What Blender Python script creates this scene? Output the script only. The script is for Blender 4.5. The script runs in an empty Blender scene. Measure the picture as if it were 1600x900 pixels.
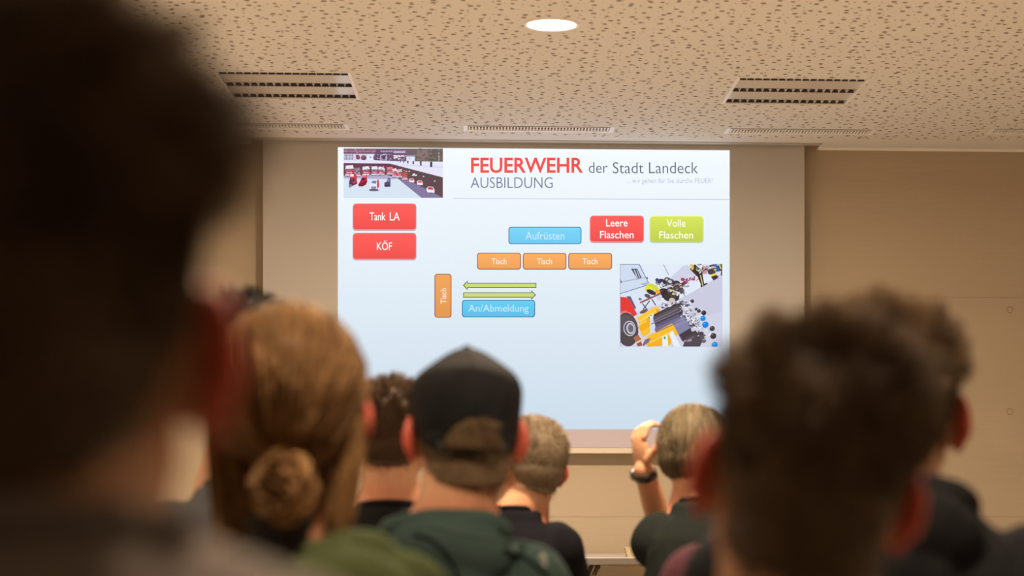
import bpy, bmesh, math, random
import numpy as np
from mathutils import Vector, Matrix, noise, Euler

random.seed(7)
RNG = np.random.default_rng(7)
scene = bpy.context.scene
COL = scene.collection
rad = math.radians

# ------------------------------------------------------------------ camera, light, exposure
YAW, FPX, PPX, PPY, CAMZ = rad(3.35), 3111.0, 950.0, 755.0, 1.13
cam_data = bpy.data.cameras.new('camera')
cam = bpy.data.objects.new('camera', cam_data)
COL.objects.link(cam)
cam.location = (0, 0, CAMZ)
cam.rotation_euler = (rad(90), 0, -YAW)
cam_data.sensor_width = 36
cam_data.lens = FPX / 1600 * 36
cam_data.shift_x = -(PPX - 800) / 1600
cam_data.shift_y = (PPY - 450) / 1600
cam_data.clip_start = 0.05
cam_data.dof.use_dof = True
cam_data.dof.focus_distance = 10.3
cam_data.dof.aperture_fstop = 3.4
scene.camera = cam
scene.view_settings.view_transform = 'Standard'
scene.view_settings.look = 'None'
scene.view_settings.gamma = 1
scene.view_settings.use_curve_mapping = False
scene.view_settings.exposure = 0.0

world = bpy.data.worlds.new('world')
scene.world = world
world.use_nodes = True
world.node_tree.nodes['Background'].inputs[0].default_value = (0.02, 0.015, 0.01, 1)
world.node_tree.nodes['Background'].inputs[1].default_value = 1.0

CEIL = 2.9
DOWNLIGHTS = [(0.231, 7.67, 150, 175), (-2.5, 7.67, 30, 150), (3.4, 7.67, 6, 150),
              (0.231, 4.6, 84, 150), (-2.5, 4.6, 56, 150), (2.95, 4.6, 46, 150),
              (0.231, 1.95, 46, 150), (-2.5, 1.95, 24, 150), (2.95, 1.95, 24, 150)]
LAMP_COL = (1.0, 0.77, 0.53)
SLIDE_GAIN = 1.06

def area(x, y, w, sp):
    l = bpy.data.lights.new('downlight_lamp', 'AREA')
    l.shape = 'DISK'; l.size = 0.17; l.energy = w; l.color = LAMP_COL; l.spread = rad(sp)
    o = bpy.data.objects.new('downlight_lamp', l)
    COL.objects.link(o)
    o.location = (x, y, CEIL - 0.012)
    return o
LAMPS = [area(*d) for d in DOWNLIGHTS]

# ------------------------------------------------------------------ pixel helpers (room coordinates)
def cp(x, y, Z=CEIL):
    d = (Z - CAMZ) * FPX / (PPY - y); u = (x - PPX) / FPX
    return d * (math.sin(YAW) + u * math.cos(YAW)), d * (math.cos(YAW) - u * math.sin(YAW))
def wp(x, y, Y):
    u = (x - PPX) / FPX; d = Y / (math.cos(YAW) - u * math.sin(YAW))
    return d * (math.sin(YAW) + u * math.cos(YAW)), CAMZ - (y - PPY) * d / FPX
def at(x, d):
    u = (x - PPX) / FPX
    return d * (math.sin(YAW) + u * math.cos(YAW)), d * (math.cos(YAW) - u * math.sin(YAW))

# ------------------------------------------------------------------ generic helpers
def lin(c):
    return tuple((v / 255 / 12.92 if v / 255 <= 0.04045 else ((v / 255 + 0.055) / 1.055) ** 2.4) for v in c)

def mat(name, col, rough=0.7, metal=0.0, sheen=0.0, spec=.5, bump=0.0, bscale=200.0, var=0.0, vscale=8.0, sss=0.0):
    m = bpy.data.materials.new(name); m.use_nodes = True
    nt = m.node_tree; b = nt.nodes['Principled BSDF']
    b.inputs['Base Color'].default_value = (*col, 1)
    b.inputs['Roughness'].default_value = rough
    b.inputs['Metallic'].default_value = metal
    b.inputs['Sheen Weight'].default_value = sheen
    b.inputs['Specular IOR Level'].default_value = spec
    if sss:
        b.inputs['Subsurface Weight'].default_value = sss
        b.inputs['Subsurface Radius'].default_value = (1, .3, .15)
        b.inputs['Subsurface Scale'].default_value = .012
    tc = nt.nodes.new('ShaderNodeTexCoord')
    if var:
        n = nt.nodes.new('ShaderNodeTexNoise'); n.inputs['Scale'].default_value = vscale
        n.inputs['Detail'].default_value = 4
        r = nt.nodes.new('ShaderNodeMapRange')
        r.inputs[1].default_value = .3; r.inputs[2].default_value = .7
        r.inputs[3].default_value = 1 - var; r.inputs[4].default_value = 1 + var
        mx = nt.nodes.new('ShaderNodeVectorMath'); mx.operation = 'SCALE'
        mx.inputs[0].default_value = col
        nt.links.new(tc.outputs['Object'], n.inputs['Vector'])
        nt.links.new(n.outputs['Fac'], r.inputs[0]); nt.links.new(r.outputs[0], mx.inputs['Scale'])
        nt.links.new(mx.outputs[0], b.inputs['Base Color'])
    if bump:
        n = nt.nodes.new('ShaderNodeTexNoise'); n.inputs['Scale'].default_value = bscale
        bp = nt.nodes.new('ShaderNodeBump'); bp.inputs['Strength'].default_value = bump
        bp.inputs['Distance'].default_value = .002
        nt.links.new(tc.outputs['Object'], n.inputs['Vector'])
        nt.links.new(n.outputs['Fac'], bp.inputs['Height']); nt.links.new(bp.outputs[0], b.inputs['Normal'])
    return m

def emit(name, col, s=1.0, attr=None):
    m = bpy.data.materials.new(name); m.use_nodes = True
    nt = m.node_tree; nt.nodes.clear()
    e = nt.nodes.new('ShaderNodeEmission'); o = nt.nodes.new('ShaderNodeOutputMaterial')
    e.inputs[0].default_value = (*col, 1); e.inputs[1].default_value = s
    if attr:
        a = nt.nodes.new('ShaderNodeAttribute'); a.attribute_name = attr
        nt.links.new(a.outputs['Color'], e.inputs[0])
    nt.links.new(e.outputs[0], o.inputs[0])
    return m

def link(name, me, m=None, parent=None):
    o = bpy.data.objects.new(name, me); COL.objects.link(o)
    if m is not None:
        for mm in (m if isinstance(m, (list, tuple)) else [m]): me.materials.append(mm)
    if parent is not None: o.parent = parent
    return o

def obj(name, bm, m=None, parent=None, smooth=False):
    me = bpy.data.meshes.new(name)
    bmesh.ops.recalc_face_normals(bm, faces=bm.faces[:])
    bm.to_mesh(me); bm.free()
    if smooth: me.polygons.foreach_set('use_smooth', [True] * len(me.polygons))
    return link(name, me, m, parent)

def thing(name, label, cat, loc=(0, 0, 0), rz=0, group=None):
    o = bpy.data.objects.new(name, None); COL.objects.link(o)
    o.location = loc; o.rotation_euler = (0, 0, rz); o.empty_display_size = .1
    o['label'] = label; o['category'] = cat
    if group: o['group'] = group
    return o

def tag(o, label=None, cat=None, group=None, kind=None):
    if label: o['label'] = label
    if cat: o['category'] = cat
    if group: o['group'] = group
    if kind: o['kind'] = kind
    return o

def box(bm, x0, x1, y0, y1, z0, z1, bev=0.0, M=None):
    g = bmesh.ops.create_cube(bm, size=1)
    S = Matrix.Translation(((x0 + x1) / 2, (y0 + y1) / 2, (z0 + z1) / 2)) @ Matrix.Diagonal((x1 - x0, y1 - y0, z1 - z0, 1))
    bmesh.ops.transform(bm, matrix=(M @ S if M else S), verts=g['verts'])
    if bev:
        es = {e for v in g['verts'] for e in v.link_edges}
        bmesh.ops.bevel(bm, geom=list(es), offset=bev, segments=2, affect='EDGES', profile=.5)

def ell(bm, c, r, M=None, seg=20):
    g = bmesh.ops.create_uvsphere(bm, u_segments=seg, v_segments=max(8, seg * 2 // 3), radius=1)
    S = Matrix.Translation(c) @ Matrix.Diagonal((r[0], r[1], r[2], 1))
    bmesh.ops.transform(bm, matrix=(M @ S if M else S), verts=g['verts'])

def cap(bm, a, b, ra, rb, M=None, seg=20, flat=1.0):
    """tapered capsule a -> b"""
    a = Vector(a); b = Vector(b)
    if M: a = M @ a; b = M @ b
    ax = (b - a); L = ax.length; q = ax.to_track_quat('Z', 'Y').to_matrix().to_4x4()
    T = Matrix.Translation(a) @ q @ Matrix.Diagonal((1, flat, 1, 1))
    rings = []
    n = 5
    for i in range(n + 1):
        t = math.pi / 2 * i / n
        rings.append((-ra * math.cos(t), ra * math.sin(t)))
    for i in range(n + 1):
        t = math.pi / 2 * i / n
        rings.append((L + rb * math.sin(t), rb * math.cos(t)))
    prev = None; first = None
    for k, (z, r) in enumerate(rings):
        r = max(r, 1e-5)
        ring = [bm.verts.new(T @ Vector((r * math.cos(2 * math.pi * j / seg), r * math.sin(2 * math.pi * j / seg), z))) for j in range(seg)]
        if prev:
            for j in range(seg):
                bm.faces.new((prev[j], prev[(j + 1) % seg], ring[(j + 1) % seg], ring[j]))
        else: first = ring
        prev = ring
    bm.faces.new(prev); bm.faces.new(first[::-1])

def tube(bm, pts, r, seg=8):
    for a, b in zip(pts[:-1], pts[1:]): cap(bm, a, b, r, r, seg=seg)

def loft(bm, rings, seg=32, p=2.0):
    """rings: (cx,cy,cz,rx,ry)"""
    prev = None; first = None
    for (cx, cy, cz, rx, ry) in rings:
        ring = []
        for j in range(seg):
            a = 2 * math.pi * j / seg; c, s = math.cos(a), math.sin(a)
            ring.append(bm.verts.new((cx + rx * math.copysign(abs(c) ** (2 / p), c), cy + ry * math.copysign(abs(s) ** (2 / p), s), cz)))
        if prev:
            for j in range(seg): bm.faces.new((prev[j], prev[(j + 1) % seg], ring[(j + 1) % seg], ring[j]))
        else: first = ring
        prev = ring
    bm.faces.new(prev); bm.faces.new(first[::-1])

def torus(bm, c, R1, R2, r, M=None, seg=40, ms=10, tilt=0.0):
    vs = []
    for i in range(seg):
        a = 2 * math.pi * i / seg
        cx, cy = math.cos(a), math.sin(a)
        row = []
        for j in range(ms):
            b = 2 * math.pi * j / ms
            rr = r * math.cos(b)
            v = Vector((c[0] + (R1 + rr) * cx, c[1] + (R2 + rr) * cy, c[2] + r * math.sin(b) + tilt * cy * R2))
            row.append(bm.verts.new(M @ v if M else v))
        vs.append(row)
    for i in range(seg):
        for j in range(ms):
            bm.faces.new((vs[i][j], vs[(i + 1) % seg][j], vs[(i + 1) % seg][(j + 1) % ms], vs[i][(j + 1) % ms]))

def remesh(bm, voxel, smooth_it=3, fac=.5):
    """fuse overlapping solids into one continuous surface"""
    bmesh.ops.recalc_face_normals(bm, faces=bm.faces[:])
    me = bpy.data.meshes.new('tmp'); bm.to_mesh(me); bm.free()
    o = bpy.data.objects.new('tmp', me); COL.objects.link(o)
    r = o.modifiers.new('r', 'REMESH'); r.mode = 'VOXEL'; r.voxel_size = voxel; r.use_smooth_shade = True
    if smooth_it:
        s = o.modifiers.new('s', 'SMOOTH'); s.factor = fac; s.iterations = smooth_it
    dg = bpy.context.evaluated_depsgraph_get(); dg.update()
    res = bpy.data.meshes.new_from_object(o.evaluated_get(dg))
    bpy.data.objects.remove(o); bpy.data.meshes.remove(me)
    res.polygons.foreach_set('use_smooth', [True] * len(res.polygons))
    return res

def get_co(me):
    a = np.empty(len(me.vertices) * 3, np.float32); me.vertices.foreach_get('co', a)
    return a.reshape(-1, 3).astype(float)
def set_co(me, a):
    me.vertices.foreach_set('co', a.astype(np.float32).ravel()); me.update()
def get_no(me):
    a = np.empty(len(me.vertices) * 3, np.float32); me.vertices.foreach_get('normal', a)
    return a.reshape(-1, 3).astype(float)

# ------------------------------------------------------------------ setting materials
def ceiling_mat():
    m = bpy.data.materials.new('perforated_plaster'); m.use_nodes = True
    nt = m.node_tree; N = nt.nodes; L = nt.links; b = N['Principled BSDF']
    b.inputs['Roughness'].default_value = .85
    tc = N.new('ShaderNodeTexCoord')
    def dots(scale, r0, r1, seed):
        mp = N.new('ShaderNodeMapping'); mp.inputs['Location'].default_value = (seed, seed * .7, 0)
        L.new(tc.outputs['Object'], mp.inputs[0])
        v = N.new('ShaderNodeTexVoronoi'); v.voronoi_dimensions = '2D'; v.feature = 'F1'
        v.inputs['Scale'].default_value = scale; v.inputs['Randomness'].default_value = .8
        L.new(mp.outputs[0], v.inputs['Vector'])
        sx = N.new('ShaderNodeSeparateColor'); L.new(v.outputs['Color'], sx.inputs[0])
        rr = N.new('ShaderNodeMapRange'); rr.inputs[3].default_value = r0 * scale; rr.inputs[4].default_value = r1 * scale
        L.new(sx.outputs[0], rr.inputs[0])
        lt = N.new('ShaderNodeMath'); lt.operation = 'LESS_THAN'
        L.new(v.outputs['Distance'], lt.inputs[0]); L.new(rr.outputs[0], lt.inputs[1])
        return lt.outputs[0]
    a = dots(14.8, .0078, .0108, 3.1); c = dots(19.0, .0018, .0055, 11.7)
    mx = N.new('ShaderNodeMath'); mx.operation = 'MAXIMUM'; L.new(a, mx.inputs[0]); L.new(c, mx.inputs[1])
    # an unperforated border runs along the front wall
    sp = N.new('ShaderNodeSeparateXYZ'); L.new(tc.outputs['Object'], sp.inputs[0])
    ed = N.new('ShaderNodeMath'); ed.operation = 'LESS_THAN'; ed.inputs[1].default_value = 10.15
    L.new(sp.outputs[1], ed.inputs[0])
    ml = N.new('ShaderNodeMath'); ml.operation = 'MULTIPLY'; L.new(mx.outputs[0], ml.inputs[0]); L.new(ed.outputs[0], ml.inputs[1])
    mc = N.new('ShaderNodeMix'); mc.data_type = 'RGBA'
    mc.inputs[6].default_value = (.79, .78, .77, 1); mc.inputs[7].default_value = (.16, .11, .075, 1)
    L.new(ml.outputs[0], mc.inputs[0]); L.new(mc.outputs[2], b.inputs['Base Color'])
    bp = N.new('ShaderNodeBump'); bp.inputs['Distance'].default_value = .004; bp.invert = True
    L.new(ml.outputs[0], bp.inputs['Height']); L.new(bp.outputs[0], b.inputs['Normal'])
    return m

def wall_mat():
    m = bpy.data.materials.new('fair_faced_concrete'); m.use_nodes = True
    nt = m.node_tree; N = nt.nodes; L = nt.links; b = N['Principled BSDF']
    b.inputs['Roughness'].default_value = .8
    tc = N.new('ShaderNodeTexCoord')
    n = N.new('ShaderNodeTexNoise'); n.inputs['Scale'].default_value = 2.2; n.inputs['Detail'].default_value = 8
    mp = N.new('ShaderNodeMapping'); mp.inputs['Scale'].default_value = (.6, 1, 1.6)
    L.new(tc.outputs['Object'], mp.inputs[0]); L.new(mp.outputs[0], n.inputs['Vector'])
    cr = N.new('ShaderNodeMix'); cr.data_type = 'RGBA'
    cr.inputs[6].default_value = (.47, .385, .285, 1); cr.inputs[7].default_value = (.54, .45, .34, 1)
    L.new(n.outputs['Fac'], cr.inputs[0])
    # wavy horizontal grain of the plastered surface
    g = N.new('ShaderNodeTexNoise'); g.inputs['Scale'].default_value = 1.0; g.inputs['Detail'].default_value = 3
    mg = N.new('ShaderNodeMapping'); mg.inputs['Scale'].default_value = (5, 5, 45)
    L.new(tc.outputs['Object'], mg.inputs[0]); L.new(mg.outputs[0], g.inputs['Vector'])
    # small air pores
    v = N.new('ShaderNodeTexVoronoi'); v.inputs['Scale'].default_value = 7.5
    L.new(tc.outputs['Object'], v.inputs['Vector'])
    sx = N.new('ShaderNodeSeparateColor'); L.new(v.outputs['Color'], sx.inputs[0])
    rr = N.new('ShaderNodeMapRange'); rr.inputs[1].default_value = .45; rr.inputs[3].default_value = 0; rr.inputs[4].default_value = .055
    L.new(sx.outputs[1], rr.inputs[0])
    lt = N.new('ShaderNodeMath'); lt.operation = 'LESS_THAN'
    L.new(v.outputs['Distance'], lt.inputs[0]); L.new(rr.outputs[0], lt.inputs[1])
    mc = N.new('ShaderNodeMix'); mc.data_type = 'RGBA'; mc.inputs[7].default_value = (.16, .11, .07, 1)
    ml = N.new('ShaderNodeMath'); ml.operation = 'MULTIPLY'; ml.inputs[1].default_value = .8
    L.new(lt.outputs[0], ml.inputs[0]); L.new(ml.outputs[0], mc.inputs[0]); L.new(cr.outputs[2], mc.inputs[6])
    L.new(mc.outputs[2], b.inputs['Base Color'])
    bp = N.new('ShaderNodeBump'); bp.inputs['Distance'].default_value = .003; bp.inputs['Strength'].default_value = .5
    L.new(g.outputs['Fac'], bp.inputs['Height']); L.new(bp.outputs[0], b.inputs['Normal'])
    return m

M_CEIL = ceiling_mat(); M_WALL = wall_mat()
M_PLAINWALL = mat('painted_plaster', (.42, .35, .27), .85, var=.05, vscale=3)
M_FLOOR = mat('beige_linoleum', (.46, .40, .33), .45, var=.12, vscale=5)
M_TRIM = mat('white_lacquered_metal', (.95, .95, .94), .35)
M_LIP = mat('grey_lacquered_profile', (.50, .48, .45), .5)
M_GAP = mat('shadow_gap_lining', (.10, .08, .06), .9)

# ------------------------------------------------------------------ room shell
XL, XR, YB, YF = -4.3, 4.9, -3.5, 10.475
def struct(name, bm, m, parent=None):
    o = obj(name, bm, m, parent)
    if parent is None: o['kind'] = 'structure'
    return o

bm = bmesh.new(); box(bm, XL - .1, XR + .1, YB - .1, YF + .1, -.12, 0); struct('floor', bm, M_FLOOR)
bm = bmesh.new(); box(bm, XL - .1, XR + .1, YF, YF + .15, 0, 3.15); wall_front = struct('wall_front', bm, M_WALL)
bm = bmesh.new(); box(bm, XL - .1, XR + .1, YB - .15, YB, 0, 3.15); struct('wall_back', bm, M_PLAINWALL)
bm = bmesh.new(); box(bm, XL - .15, XL, YB, YF, 0, 3.15); struct('wall_left', bm, M_PLAINWALL)
bm = bmesh.new(); box(bm, XR, XR + .15, YB, YF, 0, 3.15); struct('wall_right', bm, M_PLAINWALL)
for (nm, a) in (('baseboard_front', (XL, XR, YF - .015, YF, 0, .07)), ('baseboard_left', (XL, XL + .015, YB, YF - .015, 0, .07)), ('baseboard_right', (XR - .015, XR, YB, YF - .015, 0, .07))):
    bm = bmesh.new(); box(bm, *a); struct(nm, bm, M_TRIM)

LUM = [(1.07, 1.655, 8.62, 9.225), (-1.19, -.605, 8.62, 9.225)]
VENT = [(-.14, .612, 9.865, 10.02), (-1.459, -.707, 9.865, 10.02), (1.172, 1.924, 9.865, 10.02), (2.487, 3.239, 9.80, 9.955)]
SLOT = (-1.25, 1.72, 10.275, YF)
bm = bmesh.new()
rects = LUM + VENT + [SLOT]
xs = sorted({XL, XR, *[r[0] for r in rects], *[r[1] for r in rects]})
ys = sorted({YB, YF, 10.43, *[r[2] for r in rects], *[r[3] for r in rects]})
for i in range(len(xs) - 1):
    for j in range(len(ys) - 1):
        cx, cy = (xs[i] + xs[i + 1]) / 2, (ys[j] + ys[j + 1]) / 2
        if any(r[0] < cx < r[1] and r[2] < cy < r[3] for r in rects) or cy > 10.43: continue
        box(bm, xs[i], xs[i + 1], ys[j], ys[j + 1], CEIL, CEIL + .02)
bmesh.ops.remove_doubles(bm, verts=bm.verts[:], dist=1e-5)
# drop the internal faces between neighbouring cells
cnt = {}
for f in bm.faces:
    k = tuple(round(c, 4) for c in f.calc_center_median()); cnt.setdefault(k, []).append(f)
bmesh.ops.delete(bm, geom=[f for fs in cnt.values() if len(fs) > 1 for f in fs], context='FACES')
struct('ceiling', bm, M_CEIL)
bm = bmesh.new(); box(bm, XL - .1, XR + .1, YB - .1, YF + .1, 3.1, 3.2); struct('ceiling', bm, M_GAP)
# shadow-gap profiles where ceiling meets front wall, left and right of the screen slot
for k, (x0, x1) in enumerate(((XL, SLOT[0]), (SLOT[1], XR))):
    bm = bmesh.new(); box(bm, x0, x1, 10.415, 10.43, CEIL - .012, CEIL + .03); box(bm, x0, x1, 10.43, YF, CEIL + .004, CEIL + .02)
    struct('trim_%d' % (k + 1), bm, M_TRIM)
# front lip of the screen slot
bm = bmesh.new(); box(bm, SLOT[0], SLOT[1], 10.275, 10.30, CEIL - .004, CEIL + .06)
box(bm, SLOT[0], SLOT[1], 10.30, 10.365, CEIL + .001, CEIL + .02); box(bm, SLOT[0], SLOT[1], 10.365, YF, CEIL + .05, CEIL + .07)
struct('trim_3', bm, M_LIP)
# formwork seams and anchor rings of the concrete wall
bm = bmesh.new()
box(bm, 1.55, XR, YF - .0012, YF, 2.120, 2.1215); box(bm, XL, XR, YF - .0012, YF, .952, .9535); box(bm, 1.55, XR, YF - .0012, YF, .55, .553)
obj('formwork_seam', bm, mat('formwork_joint', (.38, .31, .225), .9), wall_front)
for (px_, py_) in ((1578, 484), (1578, 643)):
    X, Z = wp(px_, py_, YF)
    bm = bmesh.new()
    torus(bm, (0, 0, 0), .0165, .0165, .0022, M=Matrix.Translation((X, YF, Z)) @ Matrix.Rotation(rad(90), 4, 'X'), seg=28, ms=6)
    obj('anchor_ring', bm, mat('anchor_mortar', (.36, .28, .19), .9), wall_front, True)

# ------------------------------------------------------------------ projection screen with the slide
SY = 10.38
M_CANVAS = mat('matt_white_canvas', (.57, .55, .53), .9)
x0, x1 = -1.179, 1.641
scr = thing('projection_screen', 'wide white pull-down projection screen showing a fire brigade training slide', 'projection screen', (0.23, SY, 1.287))
def sc_obj(name, bm, m, parent=scr, smooth=False):
    bmesh.ops.translate(bm, verts=bm.verts[:], vec=(-.23, -SY, -1.287)) if parent is scr else None
    return obj(name, bm, m, parent, smooth)
bm = bmesh.new(); box(bm, x0, x1, SY, SY + .002, 1.31, CEIL + .06)
sc_obj('canvas', bm, M_CANVAS)
bm = bmesh.new(); box(bm, x0, x1, SY - .012, SY + .014, 1.285, 1.312, bev=.005)
sc_obj('weight_bar', bm, mat('cream_bar', (.74, .66, .55), .5))
bm = bmesh.new(); box(bm, x0 - .02, x1 + .02, SY - .015, SY + .05, CEIL + .052, CEIL + .1)
tag(sc_obj('cassette', bm, M_TRIM))

def spt(px_, py_, lay=0.0):
    X, Z = wp(px_, py_, SY)
    return Vector((X - .23, -.0015 - lay, Z - 1.287))
def flat(name, polys, parent, lay, m=None):
    """flat pieces of projected light; polys = [(pts_px, rgb)], later ones in front"""
    bm = bmesh.new(); cl = bm.loops.layers.float_color.new('ink')
    for i, (pts, rgb) in enumerate(polys):
        f = bm.faces.new([bm.verts.new(spt(x, y, lay + i * 4e-5)) for x, y in pts])
        if isinstance(rgb[0], tuple):        # (top colour, bottom colour)
            ys = [p[1] for p in pts]; ca, cb = lin(rgb[0]), lin(rgb[1])
            for l, p in zip(f.loops, pts):
                t = (p[1] - min(ys)) / (max(ys) - min(ys)); l[cl] = (*[a + (b - a) * t for a, b in zip(ca, cb)], 1)
        else:
            c = lin(rgb)
            for l in f.loops: l[cl] = (*c, 1)
    bmesh.ops.triangulate(bm, faces=bm.faces[:])
    me = bpy.data.meshes.new(name); bm.to_mesh(me); bm.free()
    return link(name, me, m or M_INK, parent)
M_INK = emit('projected_ink', (1, 1, 1), SLIDE_GAIN, 'ink')

def slide_bg():
    m = bpy.data.materials.new('projected_background'); m.use_nodes = True
    nt = m.node_tree; nt.nodes.clear(); N = nt.nodes; L = nt.links
    e = N.new('ShaderNodeEmission'); o = N.new('ShaderNodeOutputMaterial'); e.inputs[1].default_value = SLIDE_GAIN
    tc = N.new('ShaderNodeTexCoord'); sp = N.new('ShaderNodeSeparateXYZ'); L.new(tc.outputs['Object'], sp.inputs[0])
    r = N.new('ShaderNodeMapRange'); r.inputs[1].default_value = .12; r.inputs[2].default_value = 1.58
    L.new(sp.outputs[2], r.inputs[0])
    cr = N.new('ShaderNodeValToRGB'); els = cr.color_ramp.elements
    els[0].position = 0; els[0].color = (*lin((200, 216, 230)), 1)
    els[1].position = 1; els[1].color = (*lin((240, 246, 251)), 1)
    k = els.new(.5); k.color = (*lin((221, 232, 241)), 1)
    L.new(r.outputs[0], cr.inputs[0]); L.new(cr.outputs[0], e.inputs[0]); L.new(e.outputs[0], o.inputs[0])
    return m
bm = bmesh.new()
bm.faces.new([bm.verts.new(spt(*p)) for p in ((528, 230), (1140, 235), (1140, 671), (528, 671))])
me = bpy.data.meshes.new('projected_slide'); bm.to_mesh(me); bm.free()
slide = link('projected_slide', me, slide_bg(), scr)
tag(slide, 'bright projected slide')

# a dim stray-light band of the projector under the slide
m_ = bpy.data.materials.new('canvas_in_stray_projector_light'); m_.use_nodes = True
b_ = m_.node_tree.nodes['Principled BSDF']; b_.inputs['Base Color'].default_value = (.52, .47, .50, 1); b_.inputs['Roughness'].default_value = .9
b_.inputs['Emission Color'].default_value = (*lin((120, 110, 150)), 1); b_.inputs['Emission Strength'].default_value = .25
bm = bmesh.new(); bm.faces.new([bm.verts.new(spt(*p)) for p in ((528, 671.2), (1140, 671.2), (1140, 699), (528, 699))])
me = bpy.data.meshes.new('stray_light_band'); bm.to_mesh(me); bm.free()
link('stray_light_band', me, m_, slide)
flat('header_rule', [([(708, 309.6), (1139, 311.2), (1139, 312.4), (708, 310.8)], (196, 205, 216))], slide, .0004)

def rrect(x0, y0, x1, y1, r, n=5):
    pts = []
    for cx, cy, a0 in ((x1 - r, y0 + r, -90), (x1 - r, y1 - r, 0), (x0 + r, y1 - r, 90), (x0 + r, y0 + r, 180)):
        for i in range(n + 1):
            a = rad(a0 + 90 * i / n); pts.append((cx + r * math.cos(a), cy + r * math.sin(a)))
    return pts
def text_on(parent, s, x0, y0, x1, y1, rgb, bold=0.0, rot=False, lay=.0012, name='lettering'):
    cu = bpy.data.curves.new('t', 'FONT'); cu.body = s; cu.size = 1; cu.offset = bold; cu.resolution_u = 4
    o = bpy.data.objects.new('t', cu); COL.objects.link(o)
    dg = bpy.context.evaluated_depsgraph_get(); dg.update()
    me = bpy.data.meshes.new_from_object(o.evaluated_get(dg))
    bpy.data.objects.remove(o); bpy.data.curves.remove(cu)
    co = get_co(me); mn = co.min(0); mxx = co.max(0)
    u = (co[:, 0] - mn[0]) / (mxx[0] - mn[0]); v = (co[:, 1] - mn[1]) / (mxx[1] - mn[1])
    if rot: X = x0 + v * 0 + (1 - v) * (x1 - x0); Y = y1 - u * (y1 - y0)
    else: X = x0 + u * (x1 - x0); Y = y1 - v * (y1 - y0)
    set_co(me, np.array([spt(a, b, lay) for a, b in zip(X, Y)]))
    me.materials.clear()
    ca = me.color_attributes.new('ink', 'FLOAT_COLOR', 'POINT')
    ca.data.foreach_set('color', np.tile([*lin(rgb), 1], len(me.vertices)))
    return link(name, me, M_INK, parent)

text_on(slide, 'FEUERWEHR', 736, 246.5, 911, 270.5, (240, 84, 76), .019)
text_on(slide, 'der', 920, 253.5, 949.5, 270.5, (96, 98, 120), -.006)
text_on(slide, 'Stadt', 957.5, 253.5, 1005.5, 271, (96, 98, 120), -.006)
text_on(slide, 'Landeck', 1014, 253.5, 1090.5, 271, (96, 98, 120), -.006)
text_on(slide, 'AUSBILDUNG', 735.5, 277, 863.5, 294, (112, 118, 150), -.008)
text_on(slide, '…wir gehen für Sie durchs FEUER!', 979, 278.5, 1113.5, 288.5, (178, 190, 210), -.004)

def block(name, r, fill, words, edge=None, shade=None, rad_=5, ew=1.1, lab=None):
    x0, y0, x1, y1 = r; P = []
    if shade: P.append((rrect(x0 - .6, y0 + 1, x1 + .8, y1 + 2.4, rad_), shade))
    if edge:
        P.append((rrect(x0, y0, x1, y1, rad_), edge)); P.append((rrect(x0 + ew, y0 + ew, x1 - ew, y1 - ew, rad_ - .8), (tuple(min(255, c + 6) for c in fill), tuple(int(c * .965) for c in fill))))
    else:
        hi = tuple(min(255, int(c * 1.0 + 8)) for c in fill); lo = tuple(int(c * .94) for c in fill)
        P.append((rrect(x0, y0, x1, y1, rad_), tuple(min(255, c + 22) for c in fill)))
        P.append((rrect(x0 + .7, y0 + 1.5, x1 - .7, y1, rad_ - .5), (hi, lo)))
    o = flat(name, P, slide, .0005)
    if lab: o['label'] = lab
    for w in words: text_on(slide, *w)
    return o
RED, RSH = (252, 88, 84), (206, 160, 170)
W = (255, 250, 246)
block('slide_block', (551.5, 318, 650, 358.5), RED, [('Tank', 577.5, 332, 602.5, 344.5, W, .006), ('LA', 609, 332, 624.5, 344.5, W, .006)], shade=RSH, lab='red block reading Tank LA')
block('slide_block', (551.5, 364, 650, 404.5), RED, [('KÖF', 589, 376, 612.5, 391, W, .006)], shade=RSH, lab='red block reading KÖF')
block('slide_block', (922, 337, 1005.5, 377.5), RED, [('Leere', 947, 342.5, 980.5, 354, W, .006), ('Flaschen', 937.5, 361, 990, 372.5, W, .006)], shade=RSH, lab='red block reading Leere Flaschen')
block('slide_block', (1015.5, 337.5, 1098.5, 377.5), (203, 218, 84), [('Volle', 1041.5, 343, 1071, 354.5, (250, 252, 225), .006), ('Flaschen', 1030, 361.5, 1083, 373, (250, 252, 225), .006)], shade=(190, 202, 170), lab='green block reading Volle Flaschen')
BLU = (116, 205, 242); TB = (196, 228, 246)
block('slide_block', (794.5, 354.5, 908.5, 381.5), BLU, [('Aufrüsten', 821, 362, 882, 374.5, TB, .004)], edge=(40, 92, 140), rad_=4.5, lab='blue block reading Aufrüsten')
block('slide_block', (721.8, 468.7, 836, 495.8), (96, 196, 236), [('An/Abmeldung', 732, 476, 826, 490.5, TB, .004)], edge=(36, 88, 136), rad_=4.5, lab='blue block reading An/Abmeldung')
ORG = (243, 166, 94); OE = (128, 70, 66); TO = (252, 232, 218)
for (a, b_, t) in ((745.5, 814, 768), (817, 885, 839), (888, 956.3, 910)):
    block('slide_block', (a, 395 if a < 800 else 395.3, b_, 421.3), ORG, [('Tisch', t, 403.5, t + 23.5, 413, TO, .01)], edge=OE, rad_=4.5, lab='orange block reading Tisch')
block('slide_block', (679, 428, 705.5, 496.5), (232, 156, 86), [('Tisch', 688.5, 450.5, 697.5, 474.5, TO, .01, True)], edge=OE, rad_=4.5, lab='upright orange block reading Tisch')
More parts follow.
